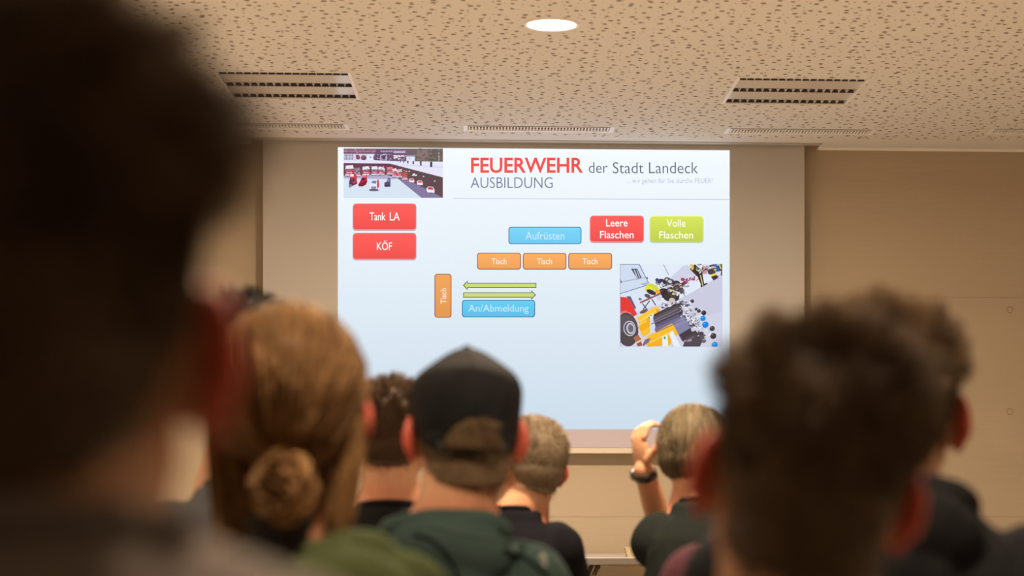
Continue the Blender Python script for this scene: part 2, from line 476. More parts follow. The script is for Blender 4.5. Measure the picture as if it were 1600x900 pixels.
def arrow(tip, tail, yc, lab):
    s = 1 if tail > tip else -1
    def shape(e):
        return [(tip + s * (0 + 1.7 * e), yc), (tip + s * (7.5 - .0 * e - (.0 if e == 0 else .7)), yc - 7.6 + 2.1 * e), (tip + s * (7.5 - (.0 if e == 0 else .7)), yc - 4 + e), (tail - s * e, yc - 4 + e),
                (tail - s * e, yc + 4 - e), (tip + s * (7.5 - (.0 if e == 0 else .7)), yc + 4 - e), (tip + s * (7.5 - (.0 if e == 0 else .7)), yc + 7.6 - 2.1 * e)]
    flat('slide_arrow', [(shape(0), (74, 92, 58)), (shape(1.1), (200, 216, 122))], slide, .0005)['label'] = lab
arrow(723.3, 838, 446, 'green arrow pointing left')
arrow(837.5, 723.8, 461, 'green arrow pointing right')

# ---- small picture of a fire station yard (top left of the slide)
def q1(x, y): return 530 + x / 9.412, 228 + y / 9.412
P = []
def R1(a, b, c, d, rgb): P.append(([q1(a, b), q1(c, b), q1(c, d), q1(a, d)], rgb))
def G1(pts, rgb): P.append(([q1(*p) for p in pts], rgb))
def circ(f, cx, cy, rx, ry, n=14, rot=0):
    return [f(cx + rx * math.cos(t) * math.cos(rot) - ry * math.sin(t) * math.sin(rot), cy + rx * math.cos(t) * math.sin(rot) + ry * math.sin(t) * math.cos(rot)) for t in [2 * math.pi * i / n for i in range(n)]]
R1(65, 40, 1525, 765, (212, 224, 238)); R1(65, 40, 1525, 240, (118, 100, 112))
G1([(980, 40), (1525, 55), (1525, 240), (1130, 240), (1120, 110)], (112, 100, 92)); G1([(1150, 60), (1300, 60), (1310, 150), (1200, 215), (1140, 210)], (134, 116, 112))
R1(1330, 70, 1450, 225, (100, 98, 88)); R1(1460, 100, 1472, 235, (190, 180, 190)); R1(1440, 98, 1475, 106, (200, 190, 200))
R1(65, 45, 540, 70, (130, 96, 112)); R1(65, 70, 540, 92, (170, 120, 138)); R1(65, 92, 540, 120, (120, 84, 108))
R1(65, 118, 520, 215, (206, 208, 230))
for i in range(6): R1(75 + i * 22, 125, 90 + i * 22, 205, (128, 126, 146) if i % 2 else (160, 158, 172))
R1(70, 160, 200, 170, (210, 206, 226)); G1([(245, 130), (290, 130), (310, 175), (290, 205), (250, 195)], (146, 72, 92))
P.append((circ(q1, 360, 175, 42, 38), (120, 80, 92))); P.append((circ(q1, 345, 165, 20, 16), (150, 96, 96)))
R1(410, 130, 500, 210, (226, 230, 246)); G1([(445, 160), (475, 155), (470, 175), (450, 180)], (90, 150, 150)); P.append((circ(q1, 528, 175, 28, 36), (112, 86, 108)))
R1(540, 48, 800, 222, (106, 80, 110)); R1(605, 130, 620, 215, (196, 190, 214)); R1(620, 185, 700, 215, (140, 128, 160)); R1(640, 140, 690, 190, (82, 66, 92)); R1(682, 140, 700, 215, (190, 186, 208)); R1(620, 130, 700, 140, (160, 148, 176))
R1(800, 60, 985, 115, (120, 92, 124)); R1(980, 105, 1135, 135, (118, 92, 120)); R1(795, 115, 985, 225, (120, 80, 100)); G1([(800, 135), (985, 140), (970, 160), (840, 158), (810, 190), (800, 185)], (226, 216, 232))
R1(860, 180, 910, 210, (210, 200, 216)); R1(880, 190, 960, 225, (130, 110, 140)); R1(985, 135, 1120, 225, (150, 140, 170)); R1(990, 158, 1110, 228, (224, 228, 240)); G1([(1030, 175), (1045, 175), (1042, 205), (1030, 200)], (130, 190, 120))
# sign letters on the roof edge, too small to read
for i in range(14): R1(610 + i * 13, 66 + (i % 3) * 4, 619 + i * 13, 94, (176, 166, 198))
for i in range(11): R1(800 + i * 16, 74 + (i % 2) * 4, 812 + i * 16, 106, (196, 198, 226))
G1([(65, 215), (520, 212), (800, 226), (1525, 235), (1525, 465), (745, 262), (65, 258)], (226, 226, 244))
G1([(760, 262), (1525, 300), (1525, 330), (900, 290)], (214, 218, 236))
for (x, a, b, w) in ((865, 212, 232, 6), (900, 214, 242, 7), (950, 216, 252, 7), (1010, 220, 260, 10), (1090, 226, 270, 11), (1200, 230, 292, 12), (1353, 235, 314, 17)): R1(x - w, a, x + w, b, (74, 66, 104))
for i in range(9): R1(740 + i * 14, 200, 745 + i * 14, 226, (120, 110, 150))
G1([(65, 255), (745, 262), (1525, 465), (1525, 765), (1210, 765), (860, 480), (700, 450), (65, 470)], (98, 76, 82))
G1([(65, 255), (745, 262), (860, 300), (860, 350), (65, 330)], (108, 66, 84))
G1([(860, 475), (1010, 505), (1290, 640), (1430, 720), (1525, 765), (1210, 765)], (132, 122, 156))
G1([(65, 440), (700, 430), (860, 470), (830, 490), (65, 480)], (176, 170, 200))
for (x, y, w, h, top, body) in ((90, 285, 125, 160, (236, 226, 236), (200, 62, 76)), (215, 320, 100, 125, (150, 120, 134), (140, 80, 92)), (342, 300, 103, 140, (236, 234, 244), (190, 70, 88)), (475, 300, 95, 135, (226, 230, 244), (170, 84, 112)), (575, 305, 92, 128, (232, 232, 246), (196, 60, 84)),
                                (700, 310, 92, 115, (232, 120, 136), (206, 60, 74)), (778, 330, 70, 130, (240, 220, 226), (204, 54, 70)), (845, 345, 82, 125, (214, 206, 222), (200, 48, 60)), (925, 390, 82, 110, (176, 96, 66), (206, 58, 50))):
    R1(x, y + h * .25, x + w, y + h, body); G1([(x + w * .05, y + h * .05), (x + w * .9, y), (x + w, y + h * .32), (x, y + h * .36)], top)
    R1(x + w * .1, y + h * .42, x + w * .85, y + h * .6, (126, 118, 150)); R1(x + w * .15, y + h * .66, x + w * .8, y + h * .74, (230, 180, 190)); R1(x, y + h * .84, x + w, y + h * .97, (236, 226, 238))
    R1(x + w * .02, y + h * .97, x + w * .98, y + h * 1.04, (70, 56, 82))
for (x, y, w) in ((1025, 480, 80), (1140, 510, 90), (1282, 600, 120)):
    h = w * .8
    P.append((circ(q1, x + w * .5, y + h * .75, w * .55, h * .3), (90, 74, 100))); G1([(x, y + h * .3), (x + w * .25, y), (x + w * .8, y + h * .05), (x + w, y + h * .45), (x + w, y + h * .95), (x + w * .1, y + h * .9)], (238, 228, 240))
    G1([(x + w * .12, y + h * .3), (x + w * .3, y + h * .08), (x + w * .75, y + h * .12), (x + w * .92, y + h * .45)], (232, 96, 66) if x < 1250 else (214, 70, 70)); G1([(x + w * .2, y + h * .32), (x + w * .8, y + h * .36), (x + w * .85, y + h * .5), (x + w * .2, y + h * .45)], (150, 60, 96))
for (x, y) in ((985, 380), (1030, 378), (1090, 425), (1130, 430), (1240, 452), (1405, 520)): P.append((circ(q1, x, y, 14, 9, 8), (206, 196, 200)))
G1([(1065, 440), (1105, 400), (1115, 425), (1150, 430), (1140, 445)], (224, 218, 224))
G1([(140, 585), (160, 470), (250, 430), (270, 560), (210, 585), (150, 620)], (104, 52, 76)); G1([(155, 430), (210, 405), (262, 440), (262, 540), (215, 560), (180, 520)], (204, 64, 82)); R1(165, 420, 215, 455, (240, 228, 236)); R1(180, 480, 235, 530, (110, 60, 80)); P.append((circ(q1, 165, 585, 26, 20), (130, 126, 176)))
G1([(280, 575), (330, 480), (405, 425), (415, 540), (345, 600), (290, 600)], (176, 40, 66)); P.append((circ(q1, 352, 490, 20, 20), (60, 36, 56))); G1([(290, 560), (350, 545), (400, 510), (400, 570), (345, 600), (290, 598)], (120, 40, 60)); G1([(330, 450), (400, 430), (395, 470), (350, 468)], (236, 110, 130))
P.append((circ(q1, 515, 655, 80, 18), (150, 150, 180))); G1([(450, 560), (490, 505), (560, 510), (590, 560), (590, 640), (570, 660), (450, 650)], (232, 230, 246)); G1([(470, 548), (495, 514), (555, 518), (540, 560)], (120, 130, 176)); R1(450, 640, 572, 660, (70, 60, 84)); R1(470, 600, 545, 636, (140, 132, 160)); G1([(560, 495), (582, 500), (590, 600), (566, 640), (556, 590)], (214, 60, 84))
G1([(665, 545), (700, 530), (715, 480), (755, 480), (745, 520), (755, 595), (690, 608), (665, 595)], (92, 76, 112)); G1([(715, 500), (745, 490), (735, 530), (712, 525)], (150, 150, 186)); R1(670, 585, 752, 604, (60, 48, 72))
rp = random.Random(5)
for (x0_, y0_, x1_, y1_, n_, cols, r_) in ((70, 300, 700, 430, 60, [(220, 206, 220), (150, 60, 80), (110, 90, 116), (238, 236, 246), (190, 60, 76)], 9), (1140, 50, 1520, 225, 60, [(104, 92, 88), (134, 118, 112), (92, 84, 84)], 16), (560, 125, 980, 218, 50, [(90, 70, 96), (170, 160, 190), (220, 214, 230)], 8),
                                           (780, 340, 1000, 470, 36, [(220, 190, 200), (190, 50, 64), (120, 90, 110)], 8), (70, 50, 540, 110, 30, [(140, 104, 120), (110, 80, 100), (176, 140, 156)], 12)):
    for _ in range(n_):
        P.append((circ(q1, rp.uniform(x0_, x1_), rp.uniform(y0_, y1_), r_ * rp.uniform(.5, 1.6), r_ * rp.uniform(.3, .9), 6), rp.choice(cols)))
flat('slide_photo', P, slide, .0004)['label'] = 'small projected picture of a fire station yard full of red vehicles'

# ---- small picture of air cylinders on the ground (right side of the slide)
def q2(x, y): return 960 + x / 6, 400 + y / 6
P = []
def clip2(pts):
    return [(min(max(x, 52), 1012), min(max(y, 77), 852)) for x, y in pts]
def G2(pts, rgb): P.append(([q2(*p) for p in clip2(pts)], rgb))
def C2(cx, cy, rx, ry, rgb, rot=0, n=16): G2(circ(lambda a, b: (a, b), cx, cy, rx, ry, n, rot), rgb)
def B2(a, b, w, rgb, w2=None):
    a = Vector(a); b = Vector(b); d = (b - a).normalized(); n_ = Vector((-d.y, d.x)); w2 = w2 or w
    pts = [a + n_ * w, a - n_ * w]
    for i in range(7):
        t = -math.pi / 2 + math.pi * i / 6; pts.append(b + n_ * w2 * math.sin(t) + d * w2 * .6 * math.cos(t))
    G2([tuple(p) for p in pts], rgb)
G2([(52, 77), (1012, 77), (1012, 852), (52, 852)], (206, 206, 226)); G2([(52, 77), (1012, 77), (1012, 170), (640, 390), (400, 460), (52, 540)], (222, 230, 244))
G2([(520, 210), (640, 95), (690, 82), (770, 190), (600, 260)], (204, 206, 226)); G2([(600, 410), (1012, 190), (1012, 520), (870, 560), (700, 440)], (200, 200, 220))
G2([(52, 77), (236, 77), (328, 262), (52, 352)], (204, 216, 236)); G2([(52, 75), (236, 77), (328, 262), (322, 266), (230, 84), (52, 84)], (126, 130, 158)); G2([(52, 240), (300, 196), (306, 204), (52, 250)], (168, 178, 204))
G2([(52, 350), (330, 262), (334, 270), (52, 360)], (130, 138, 166)); G2([(52, 358), (332, 270), (460, 430), (210, 520), (120, 380)], (214, 224, 240)); G2([(155, 120), (215, 120), (255, 205), (212, 212)], (84, 80, 100)); G2([(180, 130), (190, 130), (222, 205), (212, 207)], (206, 212, 230)); G2([(205, 130), (213, 130), (240, 200), (232, 204)], (190, 196, 216))
G2([(110, 380), (150, 376), (205, 490), (190, 498)], (100, 98, 120)); G2([(300, 200), (314, 196), (312, 218), (302, 216)], (80, 90, 140)); G2([(250, 258), (310, 245), (318, 268), (262, 274)], (170, 178, 204)); G2([(455, 80), (462, 80), (512, 176), (504, 178)], (150, 154, 176)); G2([(52, 210), (72, 250), (60, 252), (52, 235)], (90, 100, 140))
# crew on the far side
B2((730, 100), (800, 170), 34, (70, 58, 52)); B2((790, 140), (830, 280), 30, (62, 50, 46), 14); G2([(705, 80), (740, 80), (745, 120), (725, 135)], (220, 186, 90)); G2([(765, 110), (800, 108), (806, 136), (770, 140)], (176, 190, 150)); G2([(820, 85), (862, 90), (872, 165), (830, 175)], (196, 150, 170)); G2([(806, 275), (870, 250), (872, 262), (812, 296)], (60, 50, 52)); G2([(800, 180), (812, 180), (836, 286), (826, 290)], (200, 180, 120))
G2([(860, 95), (930, 77), (1010, 77), (1010, 180), (970, 195), (880, 170)], (78, 66, 70)); G2([(925, 80), (960, 80), (985, 130), (950, 145)], (52, 100, 180)); G2([(905, 175), (950, 158), (958, 176), (912, 194)], (230, 216, 70)); G2([(905, 195), (965, 175), (972, 208), (928, 230)], (66, 56, 62)); G2([(945, 150), (1000, 140), (995, 185), (965, 190)], (216, 214, 228)); G2([(975, 82), (990, 80), (1004, 120), (994, 124)], (220, 206, 120))
for (x, y, r, c) in ((640, 220, 20, (190, 60, 90)), (660, 250, 22, (150, 60, 90)), (690, 225, 18, (200, 180, 200)), (720, 215, 22, (160, 120, 150)), (700, 250, 16, (226, 220, 232)), (745, 220, 14, (176, 70, 96)), (635, 270, 26, (84, 66, 80)), (660, 285, 16, (180, 170, 190))): C2(x, y, r, r * .8, c)
# group bending over the bench
for (x, y, rx, ry, c) in ((450, 250, 50, 34, (70, 62, 76)), (400, 225, 18, 16, (66, 70, 110)), (360, 290, 60, 26, (206, 214, 70)), (320, 312, 40, 30, (226, 226, 60)), (345, 340, 48, 22, (62, 54, 60)), (500, 225, 34, 24, (78, 72, 78)), (530, 250, 40, 34, (86, 80, 88)), (580, 270, 40, 40, (70, 60, 66)), (480, 300, 46, 32, (200, 204, 218)), (470, 350, 60, 46, (58, 48, 52)),
                       (540, 330, 50, 38, (74, 62, 62)), (610, 320, 44, 36, (88, 76, 84)), (600, 350, 20, 14, (220, 220, 230)), (405, 335, 26, 20, (240, 168, 50)), (500, 390, 44, 34, (66, 56, 56)), (560, 390, 40, 30, (80, 70, 66)), (420, 390, 26, 32, (206, 206, 222)), (310, 375, 30, 18, (96, 84, 100)), (555, 330, 22, 10, (220, 210, 120)),
                       (540, 420, 30, 26, (200, 190, 190)), (590, 400, 14, 34, (62, 52, 54)), (440, 270, 14, 26, (210, 214, 226)), (520, 240, 20, 14, (190, 200, 196)), (240, 405, 16, 12, (120, 116, 140)), (395, 250, 12, 10, (120, 120, 160))): C2(x, y, rx, ry, c, .4)
B2((240, 440), (432, 352), 8, (150, 86, 76)); B2((262, 445), (310, 510), 5, (86, 76, 86)); B2((330, 420), (270, 500), 5, (86, 76, 86)); B2((350, 405), (385, 460), 5, (80, 70, 80)); B2((640, 340), (662, 378), 3, (100, 90, 100)); C2(275, 520, 40, 16, (120, 84, 84), -.4)
# red vehicle with wheel
G2([(52, 383), (110, 388), (150, 420), (212, 548), (180, 568), (140, 530), (90, 520), (52, 540)], (226, 62, 56)); G2([(52, 520), (110, 512), (180, 566), (165, 580), (100, 530), (52, 545)], (240, 110, 100)); C2(118, 690, 105, 160, (84, 74, 76), -.12, 24); C2(110, 640, 80, 90, (96, 86, 86), -.1); C2(142, 680, 58, 72, (196, 192, 206), -.15, 20); C2(142, 680, 50, 62, (96, 88, 98), -.15, 20); C2(150, 680, 38, 52, (200, 196, 210), -.15, 20); C2(152, 680, 26, 38, (110, 104, 116), -.15, 20)
# cylinders
G2([(180, 570), (240, 540), (260, 560), (200, 600)], (210, 214, 226)); B2((235, 640), (400, 560), 30, (240, 176, 44)); B2((225, 605), (400, 500), 30, (248, 196, 60)); B2((235, 690), (330, 630), 30, (240, 172, 40)); B2((255, 740), (330, 690), 28, (246, 190, 52))
B2((430, 500), (640, 440), 26, (206, 206, 220)); B2((600, 440), (700, 470), 14, (84, 78, 90)); C2(480, 470, 40, 26, (170, 170, 190)); C2(450, 480, 12, 12, (70, 64, 74)); G2([(395, 500), (425, 505), (420, 530), (395, 532)], (240, 150, 40))
B2((345, 630), (600, 500), 62, (74, 64, 72)); B2((350, 610), (600, 490), 26, (94, 84, 92)); B2((380, 700), (640, 580), 50, (98, 90, 116)); B2((380, 690), (640, 572), 14, (116, 108, 136))
G2([(332, 570), (352, 556), (384, 660), (366, 740), (336, 748), (350, 680)], (206, 216, 232)); G2([(325, 545), (370, 545), (360, 590), (330, 600)], (220, 226, 232)); C2(342, 556, 8, 8, (70, 130, 90))
B2((330, 810), (560, 690), 62, (244, 186, 48)); B2((300, 850), (500, 790), 50, (240, 174, 40)); G2([(290, 780), (340, 770), (320, 810), (270, 846), (262, 830)], (120, 108, 140)); B2((570, 680), (660, 620), 50, (140, 136, 172)); B2((680, 640), (720, 660), 30, (66, 56, 66))
B2((600, 740), (700, 690), 72, (132, 130, 164)); B2((640, 800), (740, 740), 70, (72, 62, 68)); G2([(505, 720), (545, 700), (620, 850), (560, 850)], (226, 234, 240)); G2([(445, 750), (495, 735), (505, 850), (450, 850)], (226, 234, 236)); C2(470, 768, 10, 12, (80, 140, 96)); G2([(670, 760), (760, 720), (830, 790), (800, 850), (640, 850)], (86, 74, 82)); B2((650, 800), (720, 790), 8, (176, 150, 170))
G2([(175, 768), (222, 738), (256, 786), (210, 820)], (176, 110, 80)); G2([(205, 805), (290, 766), (300, 778), (214, 828)], (226, 200, 180)); G2([(205, 824), (250, 800), (262, 840), (220, 850)], (150, 90, 70))
for (x, y, r, c) in ((650, 490, 24, (200, 200, 214)), (700, 490, 30, (214, 214, 226)), (740, 520, 30, (206, 206, 222)), (680, 530, 26, (170, 168, 186)), (710, 560, 22, (190, 190, 206)), (740, 600, 30, (176, 176, 194)), (775, 570, 24, (214, 214, 226)), (790, 620, 28, (206, 206, 220)), (760, 650, 26, (150, 148, 166)), (720, 640, 26, (84, 74, 86)), (800, 670, 26, (200, 200, 216)),
                     (740, 690, 24, (196, 196, 210)), (850, 700, 30, (206, 206, 220)), (870, 780, 26, (206, 206, 220)), (800, 740, 40, (80, 70, 78)), (830, 760, 30, (96, 88, 98)), (690, 440, 16, (180, 180, 200)), (765, 500, 12, (80, 72, 84)), (840, 800, 22, (110, 104, 120)), (670, 600, 10, (90, 80, 90)), (755, 545, 10, (100, 92, 104)), (712, 520, 9, (110, 104, 118))): C2(x, y, r, r * .72, c, -.5)
for (x, y, r, c) in ((727, 426, 17, (66, 58, 66)), (764, 500, 13, (70, 60, 70)), (790, 517, 17, (66, 58, 66)), (835, 536, 23, (60, 54, 60)), (828, 588, 25, (30, 140, 226)), (850, 646, 30, (26, 132, 222)), (914, 682, 24, (76, 64, 64)), (924, 752, 28, (64, 56, 58)), (938, 834, 27, (30, 140, 226))):
    B2((x - 40, y + 18), (x - 10, y + 5), 10, (196, 198, 212)); C2(x, y, r, r, c); C2(x - r * .3, y - r * .35, r * .35, r * .3, tuple(min(255, v + 40) for v in c))
rp = random.Random(9)
def speck(poly_line, spread, n, cols, r0, r1):
    for _ in range(n):
        t = rp.random() * (len(poly_line) - 1); i = int(t); f = t - i; a, b = poly_line[i], poly_line[i + 1]
        x = a[0] + (b[0] - a[0]) * f + rp.gauss(0, spread); y = a[1] + (b[1] - a[1]) * f + rp.gauss(0, spread * .7)
        r = rp.uniform(r0, r1); C2(x, y, r * rp.uniform(.8, 2), r * rp.uniform(.5, 1), rp.choice(cols), rp.uniform(-.9, .1), 7)
GR = [(232, 232, 240), (216, 216, 228), (150, 148, 166), (92, 84, 96), (60, 54, 62), (236, 236, 244), (180, 178, 196)]
speck([(640, 480), (720, 560), (760, 640), (830, 720)], 34, 80, GR, 5, 12)
speck([(450, 470), (620, 430), (700, 440)], 16, 40, GR, 5, 11)
speck([(420, 260), (520, 300), (600, 330), (640, 270)], 34, 70, [(60, 52, 58), (84, 74, 80), (214, 214, 226), (150, 140, 150), (60, 52, 58), (190, 178, 130), (110, 96, 96)], 5, 12)
speck([(640, 240), (760, 215)], 18, 36, [(176, 70, 100), (220, 214, 226), (110, 80, 100), (230, 226, 236)], 4, 9)
speck([(780, 110), (840, 130), (960, 120)], 26, 34, [(60, 52, 56), (84, 72, 74), (214, 210, 220), (210, 190, 110)], 5, 12)
for (a, b) in (((345, 640), (600, 528)), ((360, 612), (590, 500)), ((390, 716), (630, 608)), ((330, 815), (520, 718)), ((240, 612), (385, 520)), ((232, 645), (300, 612)), ((650, 810), (740, 760))): B2(a, b, 5, (255, 214, 110) if a[0] < 340 else (122, 114, 130), 4)
for (x, y, r, c) in ((727, 426, 17, (66, 58, 66)), (764, 500, 13, (70, 60, 70)), (790, 517, 17, (66, 58, 66)), (835, 536, 23, (60, 54, 60)), (828, 588, 25, (30, 140, 226)), (850, 646, 30, (26, 132, 222)), (914, 682, 24, (76, 64, 64)), (924, 752, 28, (64, 56, 58)), (938, 834, 27, (30, 140, 226))):
    C2(x, y, r, r, c); C2(x - r * .3, y - r * .35, r * .35, r * .3, tuple(min(255, v + 40) for v in c))
G2([(52, 77), (56, 77), (56, 852), (52, 852)], (150, 150, 170))
flat('slide_photo', P, slide, .0004)['label'] = 'small projected picture of yellow and black air cylinders lying outdoors'

# ------------------------------------------------------------------ ceiling fittings
M_REFL = mat('dark_glossy_louvre', (.10, .085, .09), .25, metal=.6)
M_BLADE = mat('bright_louvre_blade', (.85, .82, .80), .35)
M_PANEL = mat('satin_white_panel', (.66, .63, .60), .22)
def luminaire(r, label):
    X0, X1, Y0, Y1 = r; cx, cy = (X0 + X1) / 2, (Y0 + Y1) / 2
    t = thing('louvre_luminaire', label, 'ceiling light', (cx, cy, CEIL), 0, 'square louvre luminaires in the ceiling')
    w, d = (X1 - X0) / 2, (Y1 - Y0) / 2
    bm = bmesh.new(); fw = .014
    box(bm, -w, -w + fw, -d, d, -.004, .02); box(bm, w - fw, w, -d, d, -.004, .02)
    box(bm, -w + fw, w - fw, -d, -d + .010, -.004, .02); box(bm, -w + fw, w - fw, d - .010, d, -.004, .02)
    obj('frame', bm, M_TRIM, t)
    ch = .072; rows = [-d + .010, -ch / 2, d - .010 - ch]
    for yy in (rows[0] + ch, rows[1] + ch):
        bm = bmesh.new(); box(bm, -w + fw, w - fw, yy, yy + (rows[1] - rows[0] - ch), .003, .012, bev=.002)
        obj('panel', bm, M_PANEL, t)
    for yy in rows:
        bm = bmesh.new()
        n = 8
        for k in range(n):   # parabolic trough
            a0 = -math.pi / 2 + math.pi * k / n; a1 = a0 + math.pi / n
            def pp(a, o=0): return (yy + ch / 2 + math.sin(a) * (ch / 2 + o), .002 + math.cos(a) * (.045 + o))
            (ya, za), (yb, zb) = pp(a0), pp(a1); (yc, zc), (yd, zd) = pp(a0, .002), pp(a1, .002)
            for e in (-w + fw, w - fw): pass
            vs = [bm.verts.new(v) for v in ((-w + fw, ya, za), (w - fw, ya, za), (w - fw, yb, zb), (-w + fw, yb, zb), (-w + fw, yc, zc), (w - fw, yc, zc), (w - fw, yd, zd), (-w + fw, yd, zd))]
            for q in ((0, 1, 2, 3), (4, 5, 6, 7), (0, 1, 5, 4), (2, 3, 7, 6), (0, 3, 7, 4), (1, 2, 6, 5)): bm.faces.new([vs[i] for i in q])
        lv = obj('louvre', bm, M_REFL, t)
        tag(lv, 'dark reflective louvre strip')
        bm = bmesh.new()
        nb = 16
        for i in range(1, nb):   # wedge-shaped cross blades
            x = -w + fw + (2 * w - 2 * fw) * i / nb
            vs = [bm.verts.new(v) for v in ((x - .0062, yy + .003, .019), (x + .0062, yy + .003, .019), (x, yy + .003, .0), (x - .0062, yy + ch - .003, .019), (x + .0062, yy + ch - .003, .019), (x, yy + ch - .003, .0))]
            for q in ((0, 1, 2), (5, 4, 3), (0, 2, 5, 3), (1, 4, 5, 2), (0, 3, 4, 1)): bm.faces.new([vs[k] for k in q])
        obj('cross_blades', bm, M_BLADE, lv)
    return t
luminaire(LUM[1], 'square louvre ceiling luminaire on the left, partly hidden behind the blurred foreground head')
luminaire(LUM[0], 'square louvre ceiling luminaire on the right, fully visible')
M_VDARK = mat('vent_duct_and_shade', (.06, .04, .035), .9)
def vent(r, label):
    X0, X1, Y0, Y1 = r; w, d = (X1 - X0) / 2, (Y1 - Y0) / 2
    t = thing('ceiling_vent', label, 'ceiling vent', ((X0 + X1) / 2, (Y0 + Y1) / 2, CEIL), 0, 'slatted air vents in a row along the front edge of the ceiling')
    bm = bmesh.new()
    box(bm, -w, -w + .022, -d, d, -.003, .02); box(bm, w - .022, w, -d, d, -.003, .02)
    box(bm, -w + .022, w - .022, -d, -d + .006, -.001, .03); box(bm, -w + .022, w - .022, d - .03, d, -.003, .02)
    obj('frame', bm, M_TRIM, t)
    bm = bmesh.new(); box(bm, -w + .001, w - .001, -d + .001, d - .001, .045, .05); box(bm, -w + .0225, w - .0225, -d + .0065, -d + .034, .002, .006); box(bm, -w + .0225, w - .0225, -d + .047, d - .031, .008, .012); box(bm, -w + .001, w - .001, -d + .0005, -d + .004, .03, .05)  # duct top and side, plus dark strips painting shade at near lip and slats
    obj('duct_and_shade_strips', bm, M_VDARK, t)
    bm = bmesh.new(); n = 44
    for i in range(n):
        x = -w + .022 + (2 * w - .044) * (i + .5) / n
        box(bm, -.0035, .0035, -d + .045, d - .03, 0, .0075, M=Matrix.Translation((x, 0, 0)) @ Matrix.Rotation(rad(10), 4, 'Y'))
    box(bm, -w + .022, w - .022, -d + .036, -d + .044, -.001, .007)
    obj('slats', bm, M_TRIM, t)
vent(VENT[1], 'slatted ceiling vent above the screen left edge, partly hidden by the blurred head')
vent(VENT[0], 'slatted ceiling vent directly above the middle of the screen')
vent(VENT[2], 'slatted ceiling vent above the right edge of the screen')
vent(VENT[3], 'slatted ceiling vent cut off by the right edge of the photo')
M_GLOW = emit('lit_diffuser', (1.0, .93, .82), 6.0)
for k, (x, y, w_, sp_) in enumerate(DOWNLIGHTS):
    if k == 0: lab = 'lit round ceiling downlight above the projection screen'
    else: lab = 'lit round ceiling downlight outside the photo, %s' % ['', 'front left', 'front right', 'middle of the room', 'middle left', 'middle right', 'rear middle', 'rear left', 'rear right'][k]
    t = thing('downlight', lab, 'ceiling light', (x, y, CEIL), 0, 'round downlights')
    bm = bmesh.new(); torus(bm, (0, 0, .001), .1015, .1015, .0095, seg=48, ms=8); obj('trim_ring', bm, M_TRIM, t, True)
    bm = bmesh.new(); bmesh.ops.create_cone(bm, cap_ends=True, segments=48, radius1=.0925, radius2=.0925, depth=.004)
    bmesh.ops.translate(bm, verts=bm.verts[:], vec=(0, 0, -.004)); obj('diffuser', bm, M_GLOW, t)

# ------------------------------------------------------------------ folding table and box at the front wall
tx0 = -.05; tx1 = 1.55; ty0, ty1 = 9.83, 10.42; TH = .762
tb = thing('folding_table', 'long folding table with a light grey top against the front wall under the screen', 'table', ((tx0 + tx1) / 2, (ty0 + ty1) / 2, 0))
cx, cy = (tx0 + tx1) / 2, (ty0 + ty1) / 2; hw, hd = (tx1 - tx0) / 2, (ty1 - ty0) / 2
bm = bmesh.new(); box(bm, -hw, hw, -hd, hd, TH - .004, TH, bev=.001); obj('tabletop', bm, mat('pale_grey_laminate', (.62, .60, .60), .3), tb)
bm = bmesh.new(); box(bm, -hw + .001, hw - .001, -hd + .001, hd - .001, TH - .036, TH - .0045, bev=.003); obj('edge_band', bm, mat('grey_edge_band', (.16, .14, .125), .5), tb)
M_TLEG = mat('dark_brown_tube', (.06, .04, .03), .4, metal=.3)
lx = wp(935, 884, 9.9)[0] - cx
for s, x in ((0, lx), (1, hw - .12)):
    for yy in (-hd + .06, hd - .06):
        bm = bmesh.new(); xx = x if s else x - .10
        tube(bm, [(x, yy, TH - .04), (xx - (.22 if not s else -.02), yy, .015)], .011)
        obj('leg', bm, M_TLEG, tb, True)
    bm = bmesh.new(); tube(bm, [(x, -hd + .06, TH - .05), (x, hd - .06, TH - .05)], .01); obj('crossbar', bm, M_TLEG, tb, True)
bm = bmesh.new()
vs = [(lx + .02, -hd + .03, TH - .038), (hw - .15, -hd + .03, TH - .038), (hw - .15, -hd + .03, TH - .085), (lx + .22, -hd + .03, TH - .062)]
vv = [bm.verts.new(v) for v in vs] + [bm.verts.new((a, b + .02, c)) for a, b, c in vs]
for q in ((0, 1, 2, 3), (4, 5, 6, 7), (0, 1, 5, 4), (1, 2, 6, 5), (2, 3, 7, 6), (3, 0, 4, 7)): bm.faces.new([vv[i] for i in q])
obj('apron', bm, mat('light_wood_apron', (.36, .25, .15), .6), tb)
# small open carton whose corner shows left of the dark T-shirt
bX = wp(981.5, 860, 9.86)[0]
bm = bmesh.new(); M_CARD = mat('cream_card', (.62, .50, .33), .8)
W_, D_, H_ = .19, .13, .045
prof = []
for (z, g) in ((0, .0), (H_, .012)):
    prof.append([(-g, -g, z), (W_ + g, -g, z), (W_ + g, D_ + g, z), (-g, D_ + g, z)])
ins = [[(.003 if a < .1 else a - .003, .003 if b < .06 else b - .003, z + (.003 if i == 0 else 0)) for a, b, z in r] for i, r in enumerate(prof)]
o1 = [[bm.verts.new(v) for v in r] for r in prof]; i1 = [[bm.verts.new(v) for v in r] for r in ins]
bm.faces.new(o1[0]); bm.faces.new(i1[0])
for k in range(4):
    j = (k + 1) % 4
    bm.faces.new((o1[0][k], o1[0][j], o1[1][j], o1[1][k])); bm.faces.new((i1[0][k], i1[0][j], i1[1][j], i1[1][k])); bm.faces.new((o1[1][k], o1[1][j], i1[1][j], i1[1][k]))
o = obj('open_tray', bm, M_CARD); o.location = (bX, 9.90, TH)
tag(o, 'small cream open tray on the folding table beside the dark T-shirt', 'tray')

